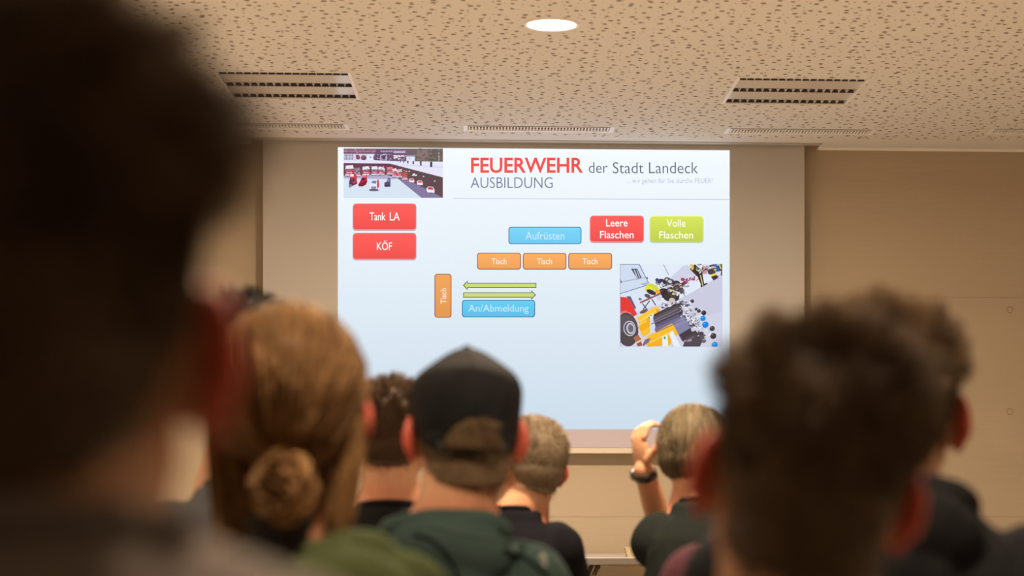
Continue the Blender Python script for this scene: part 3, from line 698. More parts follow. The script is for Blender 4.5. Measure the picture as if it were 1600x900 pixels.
# ------------------------------------------------------------------ people
def skin_mat():
    m = bpy.data.materials.new('skin'); m.use_nodes = True
    nt = m.node_tree; N = nt.nodes; L = nt.links; b = N['Principled BSDF']
    b.inputs['Roughness'].default_value = .5
    b.inputs['Subsurface Weight'].default_value = .35
    b.inputs['Subsurface Radius'].default_value = (1, .25, .12)
    b.inputs['Subsurface Scale'].default_value = .012
    a = N.new('ShaderNodeAttribute'); a.attribute_name = 'flush'
    mc = N.new('ShaderNodeMix'); mc.data_type = 'RGBA'
    mc.inputs[6].default_value = (.56, .29, .165, 1); mc.inputs[7].default_value = (.60, .12, .08, 1)
    L.new(a.outputs['Fac'], mc.inputs[0])
    tc = N.new('ShaderNodeTexCoord'); n = N.new('ShaderNodeTexNoise'); n.inputs['Scale'].default_value = 35
    L.new(tc.outputs['Object'], n.inputs['Vector'])
    mr = N.new('ShaderNodeMapRange'); mr.inputs[3].default_value = .88; mr.inputs[4].default_value = 1.1; L.new(n.outputs['Fac'], mr.inputs[0])
    sc = N.new('ShaderNodeVectorMath'); sc.operation = 'SCALE'; L.new(mc.outputs[2], sc.inputs[0]); L.new(mr.outputs[0], sc.inputs['Scale'])
    L.new(sc.outputs[0], b.inputs['Base Color'])
    return m
M_SKIN = skin_mat()
M_EYE = mat('eye_white', (.75, .72, .68), .2); M_IRIS = mat('iris', (.06, .04, .025), .15)

def hair_mat(name, dark, light):
    m = bpy.data.materials.new(name); m.use_nodes = True
    nt = m.node_tree; N = nt.nodes; L = nt.links; b = N['Principled BSDF']
    b.inputs['Roughness'].default_value = .6
    b.inputs['Specular IOR Level'].default_value = .14
    a = N.new('ShaderNodeAttribute'); a.attribute_name = 'tone'
    mc = N.new('ShaderNodeMix'); mc.data_type = 'RGBA'
    mc.inputs[6].default_value = (*dark, 1); mc.inputs[7].default_value = (*light, 1)
    L.new(a.outputs['Fac'], mc.inputs[0]); L.new(mc.outputs[2], b.inputs['Base Color'])
    return m

ORI = np.array([0, -.012, .03])
ELLS = [(np.array([0, -.012, .035]), np.array([.077, .096, .088])), (np.array([0, -.035, 0]), np.array([.067, .068, .062])), (np.array([0, -.030, -.09]), np.array([.060, .060, .105]))]
def skr(d):
    d = np.asarray(d, float); best = np.zeros(d.shape[:-1])
    for c, r in ELLS:
        A = ((d / r) ** 2).sum(-1); oc = (ORI - c) / r
        B = (d / r * oc).sum(-1); C = (oc ** 2).sum() - 1
        disc = B * B - A * C
        t = np.where(disc > 0, (-B + np.sqrt(np.maximum(disc, 0))) / A, 0)
        best = np.maximum(best, t)
    return best
def hairline(p, nape=-.078, bob=None):
    """height of a point above the hairline (metres)"""
    az = np.degrees(np.arctan2(np.abs(p[..., 0]), -(p[..., 1] + .012)))
    if bob is not None: return p[..., 2] - np.interp(az, [0, 60, 115, 128, 145, 180], [nape, bob, bob, .02, .06, .088])
    zl = np.interp(az, [0, 35, 60, 78, 92, 108, 128, 145, 180], [nape, nape + .006, nape + .028, nape + .060, .034, .030, .02, .06, .088])
    return p[..., 2] - zl
def sm(x, a, b):
    t = np.clip((x - a) / (b - a), 0, 1); return t * t * (3 - 2 * t)
def nz(p, s, seed):
    """cheap coherent noise for arrays"""
    r = np.random.default_rng(seed); out = 0
    for i in range(5):
        k = r.normal(size=3) * s * (1 + .5 * i); out = out + np.sin(p @ k + r.uniform(0, 6.28)) / (1 + .4 * i)
    return out / 3

def under_cap(p):
    az = np.degrees(np.arctan2(np.abs(p[..., 0]), -(p[..., 1] + .012)))
    rim = np.interp(az, [0, 40, 90, 140, 180], [-.036, -.030, .0, .036, .046])
    hole = (p[..., 1] < 0) & (p[..., 2] > -.016) & ((p[..., 0] / .042) ** 2 + ((p[..., 2] + .018) / .044) ** 2 < 1)
    return (p[..., 2] < rim) | hole

def make_hair(root, MH, st, m, nr=.06):
    """st: dict of style values. builds one 'hair' mesh = scalp volume + strands"""
    ELLS[2] = (ELLS[2][0], np.array([nr * 1.05, nr * 1.05, .14]))
    seed = st.get('seed', 1); rng = np.random.default_rng(seed)
    top, side, nape = st['top'], st['side'], st.get('nape', -.078)
    vol, volside = st.get('vol', top * .45), st.get('volside', side * .5)
    zf0, zf1 = st.get('blend', (.035, .085))
    V = []; F = []; T = []
    def thick(p, mm):
        k = sm(p[..., 2], zf0, zf1)
        th = volside + (vol - volside) * k
        if 'only' in st: th = np.where(st['only'](p), th + .006 * (p[..., 2] > -.02), .0015)
        th = th * (1 + .30 * nz(p, st.get('lump', 55), seed + 5))
        if 'quiff' in st:
            qx, qy, qa, qs = st['quiff']; th = th + qa * np.exp(-(((p[..., 0] - qx) ** 2 + (p[..., 1] - qy) ** 2) / qs ** 2)) * sm(p[..., 2], .04, .09)
        if 'wide' in st: th = th + st['wide'] * np.exp(-((p[..., 2] - .0) / .07) ** 2)
        return th * np.clip(mm / st.get('fadeh', .05), 0, 1) ** .8
    # shell
    nu, nv = 110, 80
    ph = np.linspace(0, 2 * np.pi, nu, endpoint=False); tt = np.linspace(.02, np.pi * .93, nv)
    PH, TT = np.meshgrid(ph, tt)
    D = np.stack([np.sin(TT) * np.sin(PH), -np.sin(TT) * np.cos(PH), np.cos(TT)], -1)
    R = skr(D); Pn = ORI + D * R[..., None]; mm = hairline(Pn, nape, st.get('bob'))
    th = thick(Pn, mm); lay = np.where(mm > 0, th * .85 - .0012 + .0024 * np.clip(mm / .02, 0, 1), -.004)
    S = ORI + D * (R + lay)[..., None]
    ok = mm > -.004
    ok = mm > st.get('shellfade', .012)
    V.append(S.reshape(-1, 3)); base = 0
    for i in range(nv - 1):
        for j in range(nu):
            j2 = (j + 1) % nu
            if ok[i, j] and ok[i, j2] and ok[i + 1, j] and ok[i + 1, j2]: F.append((i * nu + j, i * nu + j2, (i + 1) * nu + j2, (i + 1) * nu + j))
    T.append(np.full(nu * nv, .15) + .2 * rng.random(nu * nv))
    base = nu * nv
    # strands
    n = st.get('n', 9000)
    d = rng.normal(size=(int(n * 2.2), 3)); d /= np.linalg.norm(d, axis=1)[:, None]
    r = skr(d); p = ORI + d * r[:, None]; mm = hairline(p, nape, st.get('bob'))
    keep = (mm > 0) & (rng.random(len(mm)) < np.clip(mm / st.get('fade', .012), 0, 1) ** 1.3) & (d[:, 2] > -.93)
    if 'only' in st: keep &= st['only'](p)
    d, p, mm = d[keep][:n], p[keep][:n], mm[keep][:n]
    n = len(p); K = st.get('seg', 4)
    k = sm(p[:, 2], zf0, zf1)
    L = (side + (top - side) * k) * np.clip(mm / st.get('fadeh', .05) + .15, .12, 1) * rng.uniform(.75, 1.15, n)
    th = thick(p, mm)
    pts = np.zeros((K + 1, n, 3))
    tanz = np.array([0, 0, -1.]) - d * (-d[:, 2:3])     # downwards along the surface
    tanz /= np.linalg.norm(tanz, axis=1)[:, None] + 1e-6
    fwd = np.array([st.get('part', .3), 1., 0]) - d * (d @ np.array([st.get('part', .3), 1., 0]))[:, None]
    fwd /= np.linalg.norm(fwd, axis=1)[:, None] + 1e-6
    if st['style'] == 'short':
        kk = k[:, None]
        fl = tanz * (1 - kk) + fwd * kk
        w = st.get('wild', .5)
        wob = np.stack([nz(p, 70, seed + 11), nz(p, 70, seed + 12), nz(p, 70, seed + 13)], -1) * w + rng.normal(size=(n, 3)) * .22
        up = st.get('up', .8)
        d0 = d * (up * (.35 + .65 * kk)) + fl * .55 + wob * (.35 + .65 * kk); d0 /= np.linalg.norm(d0, axis=1)[:, None]
        base_p = p + d * np.maximum(th * .5 - .001, -.001)[:, None]
        for s in range(K + 1):
            t = s / K; pts[s] = base_p + d0 * (L * t)[:, None] + fl * (L * t * t * st.get('bend', .35))[:, None]
        # clumping
        C = rng.choice(n, size=min(n, st.get('clumps', 260)), replace=False)
        idx = np.empty(n, int)
        for a in range(0, n, 2000): idx[a:a + 2000] = ((p[a:a + 2000, None] - p[C][None]) ** 2).sum(-1).argmin(1)
        for s in range(1, K + 1):
            t = s / K; pts[s] += (pts[s][C][idx] - pts[s]) * (st.get('clump', .5) * t * kk ** .5)
        tone = rng.random(n) * .5 + .5 * rng.random(len(C))[idx]
    else:
        # long hair hugging the head and flowing to a target (or falling)
        off = rng.uniform(.3, 1.0, n) * (th + .002)
        cur = p + d * off[:, None]; pts[0] = p; tgt = np.array(st.get('target', (0, 0, -1)))
        wave = nz(p, 40, seed + 3) * st.get('wave', .15)
        for s in range(1, K + 1):
            rel = cur - ORI; rr = np.linalg.norm(rel, axis=1); dd = rel / rr[:, None]
            if 'target' in st: f = tgt - cur
            else:
                f = np.array([0, -.15, -1.]) + dd * np.array([.9, .5, 0]); 
            f = f - dd * (f * dd).sum(1)[:, None]; nf = np.linalg.norm(f, axis=1)[:, None]; f = f / (nf + 1e-6)
            sd = np.cross(dd, f); f = f + sd * (wave * math.sin(s * 1.3))[:, None]
            step = np.minimum(L / K, nf[:, 0] * .9)
            cur = cur + f * step[:, None]
            rel = cur - ORI; dd = rel / np.linalg.norm(rel, axis=1)[:, None]
            surf = skr(dd) + off
            pr = ORI + dd * surf[:, None]
            cur = np.where((cur[:, 2:3] > st.get('free', -.07)), pr, cur)
            pts[s] = cur
        tone = np.clip(.5 + .5 * nz(p, 60, seed + 9) + rng.normal(size=n) * .2, 0, 1)
    wd = st.get('width', .0011) * rng.uniform(.7, 1.3, n)
    axis = rng.normal(size=(n, 3)); tang = pts[-1] - pts[0]
    sd = np.cross(tang, axis); sd /= np.linalg.norm(sd, axis=1)[:, None] + 1e-9
    rib = []
    for s in range(K + 1):
        ww = wd * (1 - .85 * (s / K) ** 1.5)
        rib.append(pts[s] - sd * ww[:, None] / 2); rib.append(pts[s] + sd * ww[:, None] / 2)
    rib = np.stack(rib, 1)                       # n, 2(K+1), 3
    V.append(rib.reshape(-1, 3)); q = 2 * (K + 1)
    ids = base + np.arange(n)[:, None] * q
    quads = np.concatenate([np.stack([ids + 2 * s, ids + 2 * s + 1, ids + 2 * s + 3, ids + 2 * s + 2], -1).reshape(-1, 4) for s in range(K)])
    T.append(np.repeat(tone, q))
    V = np.concatenate(V); V = V @ np.array(MH.to_3x3()).T + np.array(MH.translation)
    me = bpy.data.meshes.new('hair')
    me.from_pydata(V.tolist(), [], F + quads.tolist())
    me.polygons.foreach_set('use_smooth', [True] * len(me.polygons))
    at_ = me.attributes.new('tone', 'FLOAT', 'POINT'); at_.data.foreach_set('value', np.concatenate(T).astype(np.float32))
    me.update()
    o = link('hair', me, m, root)
    return o

def hand(bm, w, d, side, curl=.5, upv=None, k_=1.0):
    """palm + 4 bent fingers + thumb. w wrist point, d unit direction of the hand, palm facing down/in"""
    w = Vector(w); d = Vector(d).normalized(); upv = Vector(upv) if upv else Vector((0, 0, 1))
    s = d.cross(upv).normalized(); nrm = s.cross(d).normalized()      # back of the hand points along nrm
    pc = w + d * .05 * k_
    B = Matrix((s, d, nrm)).transposed().to_4x4(); B.translation = pc
    ell(bm, (0, 0, 0), (.041 * k_, .052 * k_, .0155 * k_), M=B, seg=16)
    for i, (o_, L_) in enumerate(((-.030, .068), (-.010, .078), (.010, .073), (.030, .058))):
        b0 = w + d * .088 * k_ + s * o_ * side * k_; L_ *= k_; a = curl * .6
        p0 = b0
        for k, f in enumerate((.44, .32, .24)):
            a2 = a + curl * .75 * k
            p1 = p0 + (d * math.cos(a2) - nrm * math.sin(a2)) * L_ * f
            cap(bm, p0, p1, .0088 - .0007 * k, .0083 - .0009 * k, seg=10); p0 = p1
    t0 = w + d * .025 - s * .030 * side; t1 = t0 + (d * .6 - s * .75 * side - nrm * .3).normalized() * .042
    t2 = t1 + (d * .9 - s * .2 * side - nrm * .4).normalized() * .032
    cap(bm, t0, t1, .0125, .0105, seg=10); cap(bm, t1, t2, .0102, .0085, seg=10)

def wrinkle(me, amp, seed, sc=14.0, stretch=(1, 1, .6)):
    co = get_co(me); no = get_no(me)
    p = co * np.array(stretch)
    f = 1 - np.abs(nz(p, sc, seed)) * 1.6 + .5 * nz(p, sc * 2.3, seed + 1)
    set_co(me, co + no * (amp * f)[:, None])

def person(label, px_, d, topz, hs, hair=None, hm=None, shirt=(.05, .05, .05), yaw=0, hyaw=0, hpitch=0, hroll=0, hx=0, hair_th=.015, build=1.0, shs=.20,
           sleeves='short', hand_s=1.0, hoodx=0.0, hood=None, collar=True, collar_col=None, vox=.005, neckr=.061, shz=None, pose=None, wr=.004, name='person', group=None, shirt_mat=None, shift=0, hup=0):
    X, Y = at(px_, d)
    r = thing('person', label, 'person', (X, Y, 0), rad(yaw), group)
    zh = topz - hair_th - .123 * hs
    zs = shz if shz else topz - hair_th - .315 * hs
    R = Matrix.Rotation(rad(-hyaw), 4, 'Z') @ Matrix.Rotation(rad(hroll), 4, 'Y') @ Matrix.Rotation(rad(hpitch), 4, 'X')
    MH = Matrix.Translation((hx, .015, zh)) @ Matrix.Translation((0, 0, -.09 * hs)) @ R @ Matrix.Translation((0, 0, .09 * hs)) @ Matrix.Scale(hs, 4)
    bx = shift
    def body_bm(inf=0.0, part='all'):
        bm = bmesh.new(); i = inf
        loft(bm, [(bx, 0, .44, .13 * build + i, .10 + i), (bx, -.005, .47, .17 * build + i, .125 + i), (bx, -.01, .56, .172 * build + i, .12 + i), (bx, -.02, .72, .155 * build + i, .112 + i), (bx, -.03, zs - .22, .158 * build + i, .112 + i),
                  (bx, -.035, zs - .12, shs * .86 + i, .112 + i), (bx, -.03, zs - .045, shs * .86 + i, .098 + i), (bx, -.025, zs - .01, shs * .70 + i, .084 + i), (bx, -.02, zs + .018, shs * .50 + i, .072 + i), (bx, -.018, zs + .042, .073 + i * .8, .066 + i * .8), (bx, -.012, zs + .060, .05, .05)], seg=36, p=2.2)
        for s in (-1, 1):
            ell(bm, (bx + s * (shs - .035), -.025, zs - .055), (.062 + i, .062 + i, .062 + i))
        return bm
    P_ = pose or {}
    def arms(bm, inf=0.0, cut=None):
        for s in (-1, 1):
            sh = Vector((bx + s * (shs - .02), -.025, zs - .06))
            el = Vector(P_.get(('el', s), (bx + s * (shs + .04), .06, zs - .33)))
            wr_ = Vector(P_.get(('wr', s), (bx + s * .12, .30, .64)))
            if cut == 'short':
                cap(bm, sh, sh.lerp(el, .72), .052 + inf, .046 + inf)
            else:
                cap(bm, sh, el, .050 + inf, .040 + inf)
                cap(bm, el, el.lerp(wr_, .4), .041 + inf, .038 + inf); cap(bm, el.lerp(wr_, .4), wr_ if cut is None else wr_.lerp(el, .06), .038 + inf, .026 + inf)
    # ---- the body: one continuous surface
    bm = body_bm()
    arms(bm)
    for s in (-1, 1):
        wr_ = Vector(P_.get(('wr', s), (bx + s * .12, .30, .64)))
        hd = P_.get(('hd', s), (-s * .25, .9, -.2))
        hand(bm, wr_, hd, s, P_.get(('curl', s), .35), P_.get(('up', s)), hand_s)
        cap(bm, (bx + s * .09, .0, .53), (bx + s * .12, .42, .51), .080, .060); cap(bm, (bx + s * .12, .42, .50), (bx + s * .12, .38, .10), .055, .037)
        ell(bm, (bx + s * .12, .43, .045), (.043, .12, .038))
    nb = Vector((bx, -.022, zs + .0)); nt_ = MH @ Vector((0, -.028, -.045))
    cap(bm, nb, nt_, neckr * 1.06, neckr * .97)
    cap(bm, Vector((bx - .055, -.025, zs + .0)), nt_ + Vector((-.012, 0, -.02)), .045, .03); cap(bm, Vector((bx + .055, -.025, zs + .0)), nt_ + Vector((.012, 0, -.02)), .045, .03)
    ell(bm, (0, -.012, .035), (.076, .094, .087), M=MH, seg=28); ell(bm, (0, -.035, 0), (.066, .067, .061), M=MH, seg=24)
    ell(bm, (0, .028, -.02), (.061, .064, .083), M=MH); ell(bm, (0, .035, -.072), (.051, .052, .036), M=MH); ell(bm, (0, .076, -.098), (.022, .017, .015), M=MH)
    for s in (-1, 1):
        cap(bm, (s * .055, .0, -.045), (s * .03, .06, -.095), .014, .013, M=MH); ell(bm, (s * .038, .068, -.015), (.022, .018, .02), M=MH)
        ell(bm, (s * .03, .080, .034), (.027, .012, .009), M=MH)
        flare = P_.get('flare', 38)
        E = MH @ Matrix.Translation((s * .0735, -.002, -.006)) @ Matrix.Rotation(rad(s * flare), 4, 'Z') @ Matrix.Rotation(rad(-12), 4, 'X')
        # local: x = outward normal, -y = rear edge, z up
        ell(bm, (s * .003, -.014, .002), (.0058, .019, .031), M=E, seg=18)
        for k in range(16):   # helix rim
            a0 = rad(-70 + k * 18); a1 = rad(-70 + (k + 1) * 18)
            f = lambda a: (s * .007, -.014 - .0175 * math.cos(a), .004 + .029 * math.sin(a))
            cap(bm, f(a0), f(a1), .0040, .0040, M=E, seg=8)
        ell(bm, (s * .004, -.006, -.028), (.0055, .010, .011), M=E, seg=12)
        cap(bm, (s * -.006, .002, .012), (s * -.006, .002, -.02), .009, .009, M=E, seg=8)
    cap(bm, (0, .088, .022), (0, .104, -.020), .008, .0125, M=MH, seg=12); ell(bm, (-.011, .096, -.024), (.008, .009, .007), M=MH); ell(bm, (.011, .096, -.024), (.008, .009, .007), M=MH)
    ell(bm, (0, .086, -.052), (.023, .011, .006), M=MH); ell(bm, (0, .085, -.062), (.020, .011, .006), M=MH)
    me = remesh(bm, vox, 3, .45)
    co = get_co(me); Mi = np.array(MH.inverted()); lc = co @ Mi[:3, :3].T + Mi[:3, 3]
    fl = sm(np.abs(lc[:, 0]), .074, .086) * sm(lc[:, 2], -.055, -.04) * (1 - sm(lc[:, 2], .035, .05)) * (1 - sm(lc[:, 1], .03, .05)) * (1 - sm(np.abs(lc[:, 0]), .106, .112))
    fl = np.maximum(fl, .30 * (1 - sm(np.abs(lc[:, 2] + .13), .01, .05)) * (lc[:, 1] < 0))
    a_ = me.attributes.new('flush', 'FLOAT', 'POINT'); a_.data.foreach_set('value', fl.astype(np.float32))
    link('body', me, M_SKIN, r)
    for s in (-1, 1):
        bm = bmesh.new(); ell(bm, (s * .0305, .0795, .012), (.0125,) * 3, M=MH, seg=16); 
        for f in bm.faces:
            c = MH.inverted() @ f.calc_center_median()
            f.material_index = 1 if (c - Vector((s * .0305, .0795, .012))).normalized().y > .9 else 0
        obj('eye', bm, [M_EYE, M_IRIS], r, True)
    # ---- clothes
    SM = shirt_mat or mat('cloth', shirt, .95, spec=.08, bump=.35, bscale=500, var=.10, vscale=14)
    if sleeves == 'none': inf = .006
    else: inf = .012
    bm = body_bm(inf); arms(bm, inf * .8, sleeves)
    if hood:
        torus(bm, (bx + hoodx * .5, -.015, zs + .038), .082, .080, .024, tilt=-.18)
        if hoodx: ell(bm, (bx + hoodx * 1.45, -.065, zs + .045), (.055, .035, .042)); ell(bm, (bx + hoodx * 2.2, -.06, zs + .015), (.07, .04, .045))
        ell(bm, (bx + hoodx, -.105, zs + .002), (.105, .045, .060)); ell(bm, (bx + hoodx, -.12, zs - .055), (.075, .040, .07))
    me = remesh(bm, max(vox, .006), 4); wrinkle(me, wr, int(px_))
    tag(link('hoodie' if hood else 'shirt', me, SM, r), hood if hood else None)
    if collar:
        bm = bmesh.new(); torus(bm, (bx, -.016, zs + .044), neckr * 1.06 + .006, neckr * 1.06 + .005, .0085, tilt=-.16)
        obj('collar', bm, mat('rib', collar_col or tuple(c * .8 for c in shirt), .95, spec=.08), r, True)
    bm = bmesh.new()
    loft(bm, [(bx, 0, .425, .14 * build, .11), (bx, -.005, .46, .182 * build, .138), (bx, -.01, .56, .186 * build, .135), (bx, -.015, .66, .176 * build, .130), (bx, -.015, .67, .15, .11)])
    for s in (-1, 1):
        cap(bm, (bx + s * .09, .0, .53), (bx + s * .12, .42, .51), .090, .070); cap(bm, (bx + s * .12, .42, .50), (bx + s * .12, .38, .13), .066, .052)
    me = remesh(bm, .012, 3); link('trousers', me, M_JEANS, r)
    for s in (-1, 1):
        bm = bmesh.new(); ell(bm, (bx + s * .12, .44, .052), (.050, .14, .045)); cap(bm, (bx + s * .12, .375, .06), (bx + s * .12, .38, .12), .05, .047); box(bm, bx + s * .12 - .045, bx + s * .12 + .045, .32, .56, .0, .022, bev=.008)
        obj('shoe', bm, M_SHOE, r, True)
    if hair:
        make_hair(r, MH, hair, hm, neckr / hs)
    return r, MH, zs
M_JEANS = mat('denim', (.03, .04, .07), .85, var=.15, vscale=20)
M_SHOE = mat('black_leather', (.02, .02, .02), .4)

HD = hair_mat('dark_brown_hair', (.016, .010, .006), (.24, .155, .09))
HB = hair_mat('brown_hair', (.026, .014, .008), (.15, .09, .05))
HM = hair_mat('mid_brown_hair', (.06, .037, .02), (.28, .19, .11))
HG = hair_mat('greying_blond_hair', (.075, .052, .033), (.34, .26, .17))
HW = hair_mat('golden_brown_hair', (.055, .024, .008), (.34, .185, .075))
HF = hair_mat('fair_brown_hair', (.05, .035, .021), (.27, .21, .13))
HK = hair_mat('black_hair', (.006, .006, .006), (.03, .028, .025))

PEOPLE = []
# 1 the large blurred man, left foreground
PEOPLE.append(person('person seen from behind, huge and blurred at left, dark short hair, grey T-shirt', 38, .90, 1.335, 1.0,
    dict(style='short', top=.045, side=.014, vol=.020, volside=.007, quiff=(.050, .0, .014, .035), part=.9, wild=.8, up=.9, n=18000, seed=3, fade=.10, fadeh=.13, blend=(.05, .09), shellfade=.045, nape=-.105), HD, shirt=(.20, .17, .155), hyaw=3, hair_th=.022, shs=.265, neckr=.066, vox=.004, build=1.05, shz=1.062))
# 2 woman with a bun
w, MHw, zsw = person('person with golden brown hair twisted in a low bun, olive green jacket', 452, 2.40, 1.352, 1.0,
    dict(style='hug', top=.30, side=.20, vol=.017, volside=.014, wide=.008, target=(.006, -.12, -.085), n=15000, seg=9, seed=5, width=.0019, nape=-.085, wave=.25, free=-.2), HW, shirt=(.050, .062, .027), hair_th=.02, shs=.185, neckr=.052, hood='olive green hood folded on the shoulders', collar=False, vox=.005, sleeves='long', hyaw=0, build=.9, wr=.006, shz=.99, hoodx=.055)
PEOPLE.append((w, MHw, zsw))
# 3 grey shirt, behind the woman
PEOPLE.append(person('person in a grey-blue shirt mostly hidden behind the golden brown bun, black hair top showing', 380, 3.72, 1.488, 1.0,
    dict(style='short', top=.03, side=.01, vol=.012, volside=.004, n=7000, seed=8), HK, shirt=(.10, .10, .11), shz=1.078, hair_th=.015, vox=.007, shs=.165))
# 4 brown hair man left of the cap
PEOPLE.append(person('person with brown short hair and black collar between the bun and the black cap', 612, 4.4, 1.363, 1.0,
    dict(style='short', top=.030, side=.014, vol=.014, volside=.006, n=12000, seed=12, wild=.7, fade=.055, fadeh=.07, shellfade=.032, nape=-.09), HB, shirt=(.012, .012, .014), vox=.005, hyaw=4, hair_th=.016, shs=.19))
# 5 the man in the cap
c, MHc, zsc = person('person in a black baseball cap and dark green hooded jacket, seen from behind', 724, 3.2, 1.338, 1.02,
    dict(style='short', top=.024, side=.024, vol=.011, volside=.009, n=22000, seed=15, wild=.5, up=.35, fade=.06, fadeh=.07, shellfade=.03, blend=(.0, .03), only=under_cap, nape=-.108), HM, shirt=(.034, .058, .054), hair_th=.008, shs=.165, shift=-.030, shz=1.012, neckr=.066, hood='dark green hood folded at the back', collar=False, vox=.004, sleeves='long', hroll=1, hyaw=-9, wr=.006)
PEOPLE.append((c, MHc, zsc))
# 6 grey-blond man right of the cap
PEOPLE.append(person('person with close-cropped greying hair and black collar, right of the black cap', 824, 5.15, 1.304, 1.04,
    dict(style='short', top=.016, side=.010, vol=.007, volside=.004, n=13000, seed=21, wild=.6, up=.7, fade=.05, fadeh=.06, clump=.3, shellfade=.03, nape=-.09), HG, shirt=(.008, .008, .011), vox=.005, hroll=5, hyaw=-26, yaw=2, neckr=.056, hair_th=.008, shs=.150, shift=-.045, shz=1.012))
# 7 hand raised to the head
h, MHh, zsh = person('person with fair hair in a black T-shirt, left hand with black watch raised', 1080, 5.1, 1.332, .99,
    dict(style='fall', top=.13, side=.07, vol=.016, volside=.015, n=12000, seg=7, seed=27, width=.0017, nape=-.055, bob=-.040, free=-.045), HF, shirt=(.014, .017, .016), yaw=-22, hyaw=2, hpitch=-6, shs=.150, shift=.040, shz=1.035, neckr=.052, vox=.004, hair_th=.014, hand_s=.95,
    pose={('el', -1): (-.115, .21, .925), ('wr', -1): (-.150, .07, 1.165), ('hd', -1): (-.14, -.06, .98), ('curl', -1): .95, ('up', -1): (-1, -1.1, 0), 'flare': 10})
PEOPLE.append((h, MHh, zsh))
# 8 mauve shirt hidden behind the front-right head
PEOPLE.append(person('person in a mauve shirt mostly hidden behind the large dark-haired head at right', 1250, 3.3, 1.325, 1.0,
    dict(style='short', top=.02, side=.01, vol=.01, volside=.004, n=5000, seed=31), HD, shirt=(.11, .042, .058), vox=.007, shz=1.01, shs=.20))
# 9 the blurred man, front right
PEOPLE.append(person('person seen from behind, large blurred head at lower right with short brown hair, head tilted', 1230, 1.58, 1.262, .955,
    dict(style='short', top=.035, side=.012, vol=.016, volside=.006, n=18000, seed=37, wild=.9, fade=.09, fadeh=.11, shellfade=.04, nape=-.125), HD, shirt=(.03, .03, .035), hroll=11, hair_th=.016, neckr=.064, vox=.004, shs=.21))
# 10 black hoodie, far right
PEOPLE.append(person('person with wavy dark hair and black hooded top at the right edge', 1392, 2.45, 1.352, .99,
    dict(style='short', top=.042, side=.011, vol=.020, volside=.006, n=16000, seed=41, wild=1.0, up=.9, fade=.06, fadeh=.07, shellfade=.03, nape=-.09, quiff=(-.05, .01, .010, .04), part=-.8), HD, shirt=(.012, .012, .014), hood='black hood folded at the back', collar=False, hyaw=4, yaw=-10, hair_th=.022, neckr=.062, vox=.004, shs=.21, sleeves='long', wr=.006, shz=1.062))


# ---- bun, hair tie and tail of the woman
def strand_bun(root, MH):
    V = []; F = []; T = []; rng = np.random.default_rng(4)
    def rope(path, rad_, tone):
        b = len(V); n = len(path); sg = 7
        for i, p in enumerate(path):
            p = np.array(p); q = np.array(path[min(i + 1, n - 1)]) - np.array(path[max(i - 1, 0)]); q /= np.linalg.norm(q) + 1e-9
            a = np.cross(q, [0, 0, 1.]); a /= np.linalg.norm(a) + 1e-9; c_ = np.cross(q, a)
            rr = rad_ * (math.sin(math.pi * (i + .6) / (n + .2)) ** .5)
            for j in range(sg):
                t = 2 * math.pi * j / sg; V.append(p + (a * math.cos(t) + c_ * math.sin(t)) * rr); T.append(tone)
            if i:
                for j in range(sg): F.append((b + (i - 1) * sg + j, b + (i - 1) * sg + (j + 1) % sg, b + i * sg + (j + 1) % sg, b + i * sg + j))
    c0 = np.array([.006, -.126, -.082])
    for k in range(150):
        L = rng.uniform(.12, .42); R = rng.uniform(.006, .036); ph = rng.uniform(0, 6.28); dep = rng.uniform(-.018, .016) + .014 * math.cos(R / .036 * 1.57)
        tilt = rng.normal(size=2) * .25; path = []
        for i in range(13):
            a = ph + i / 12 * (L / R if R > .012 else 5); rr = R + .006 * math.sin(a * 2.7 + k)
            x = rr * math.cos(a); z = rr * 1.08 * math.sin(a); path.append(c0 + [x, -dep + tilt[0] * x + tilt[1] * z, z])
            if a - ph > 4.2: break
        rope(path, rng.uniform(.0018, .0046), rng.random())
    V_ = np.array(V) @ np.array(MH.to_3x3()).T + np.array(MH.translation)
    me = bpy.data.meshes.new('bun'); me.from_pydata(V_.tolist(), [], F)
    me.polygons.foreach_set('use_smooth', [True] * len(me.polygons))
    a_ = me.attributes.new('tone', 'FLOAT', 'POINT'); a_.data.foreach_set('value', np.array(T, np.float32))
    b = link('bun', me, HW, root)
    bm = bmesh.new(); ell(bm, tuple(c0), (.032, .020, .034), M=MH); me2 = bpy.data.meshes.new('bun_core'); bm.to_mesh(me2); bm.free()
    a_ = me2.attributes.new('tone', 'FLOAT', 'POINT'); a_.data.foreach_set('value', np.full(len(me2.vertices), .1, np.float32))
    link('bun_core', me2, HW, b)
    bm = bmesh.new(); torus(bm, (0, 0, 0), .030, .018, .010, M=MH @ Matrix.Translation((-.002, -.112, -.126)) , seg=24)
    ell(bm, (-.002, -.115, -.138), (.036, .026, .026), M=MH)
    tag(obj('scrunchie', bm, mat('black_velvet', (.008, .006, .006), .9, bump=.5, bscale=300), root, True), 'black scrunchie')
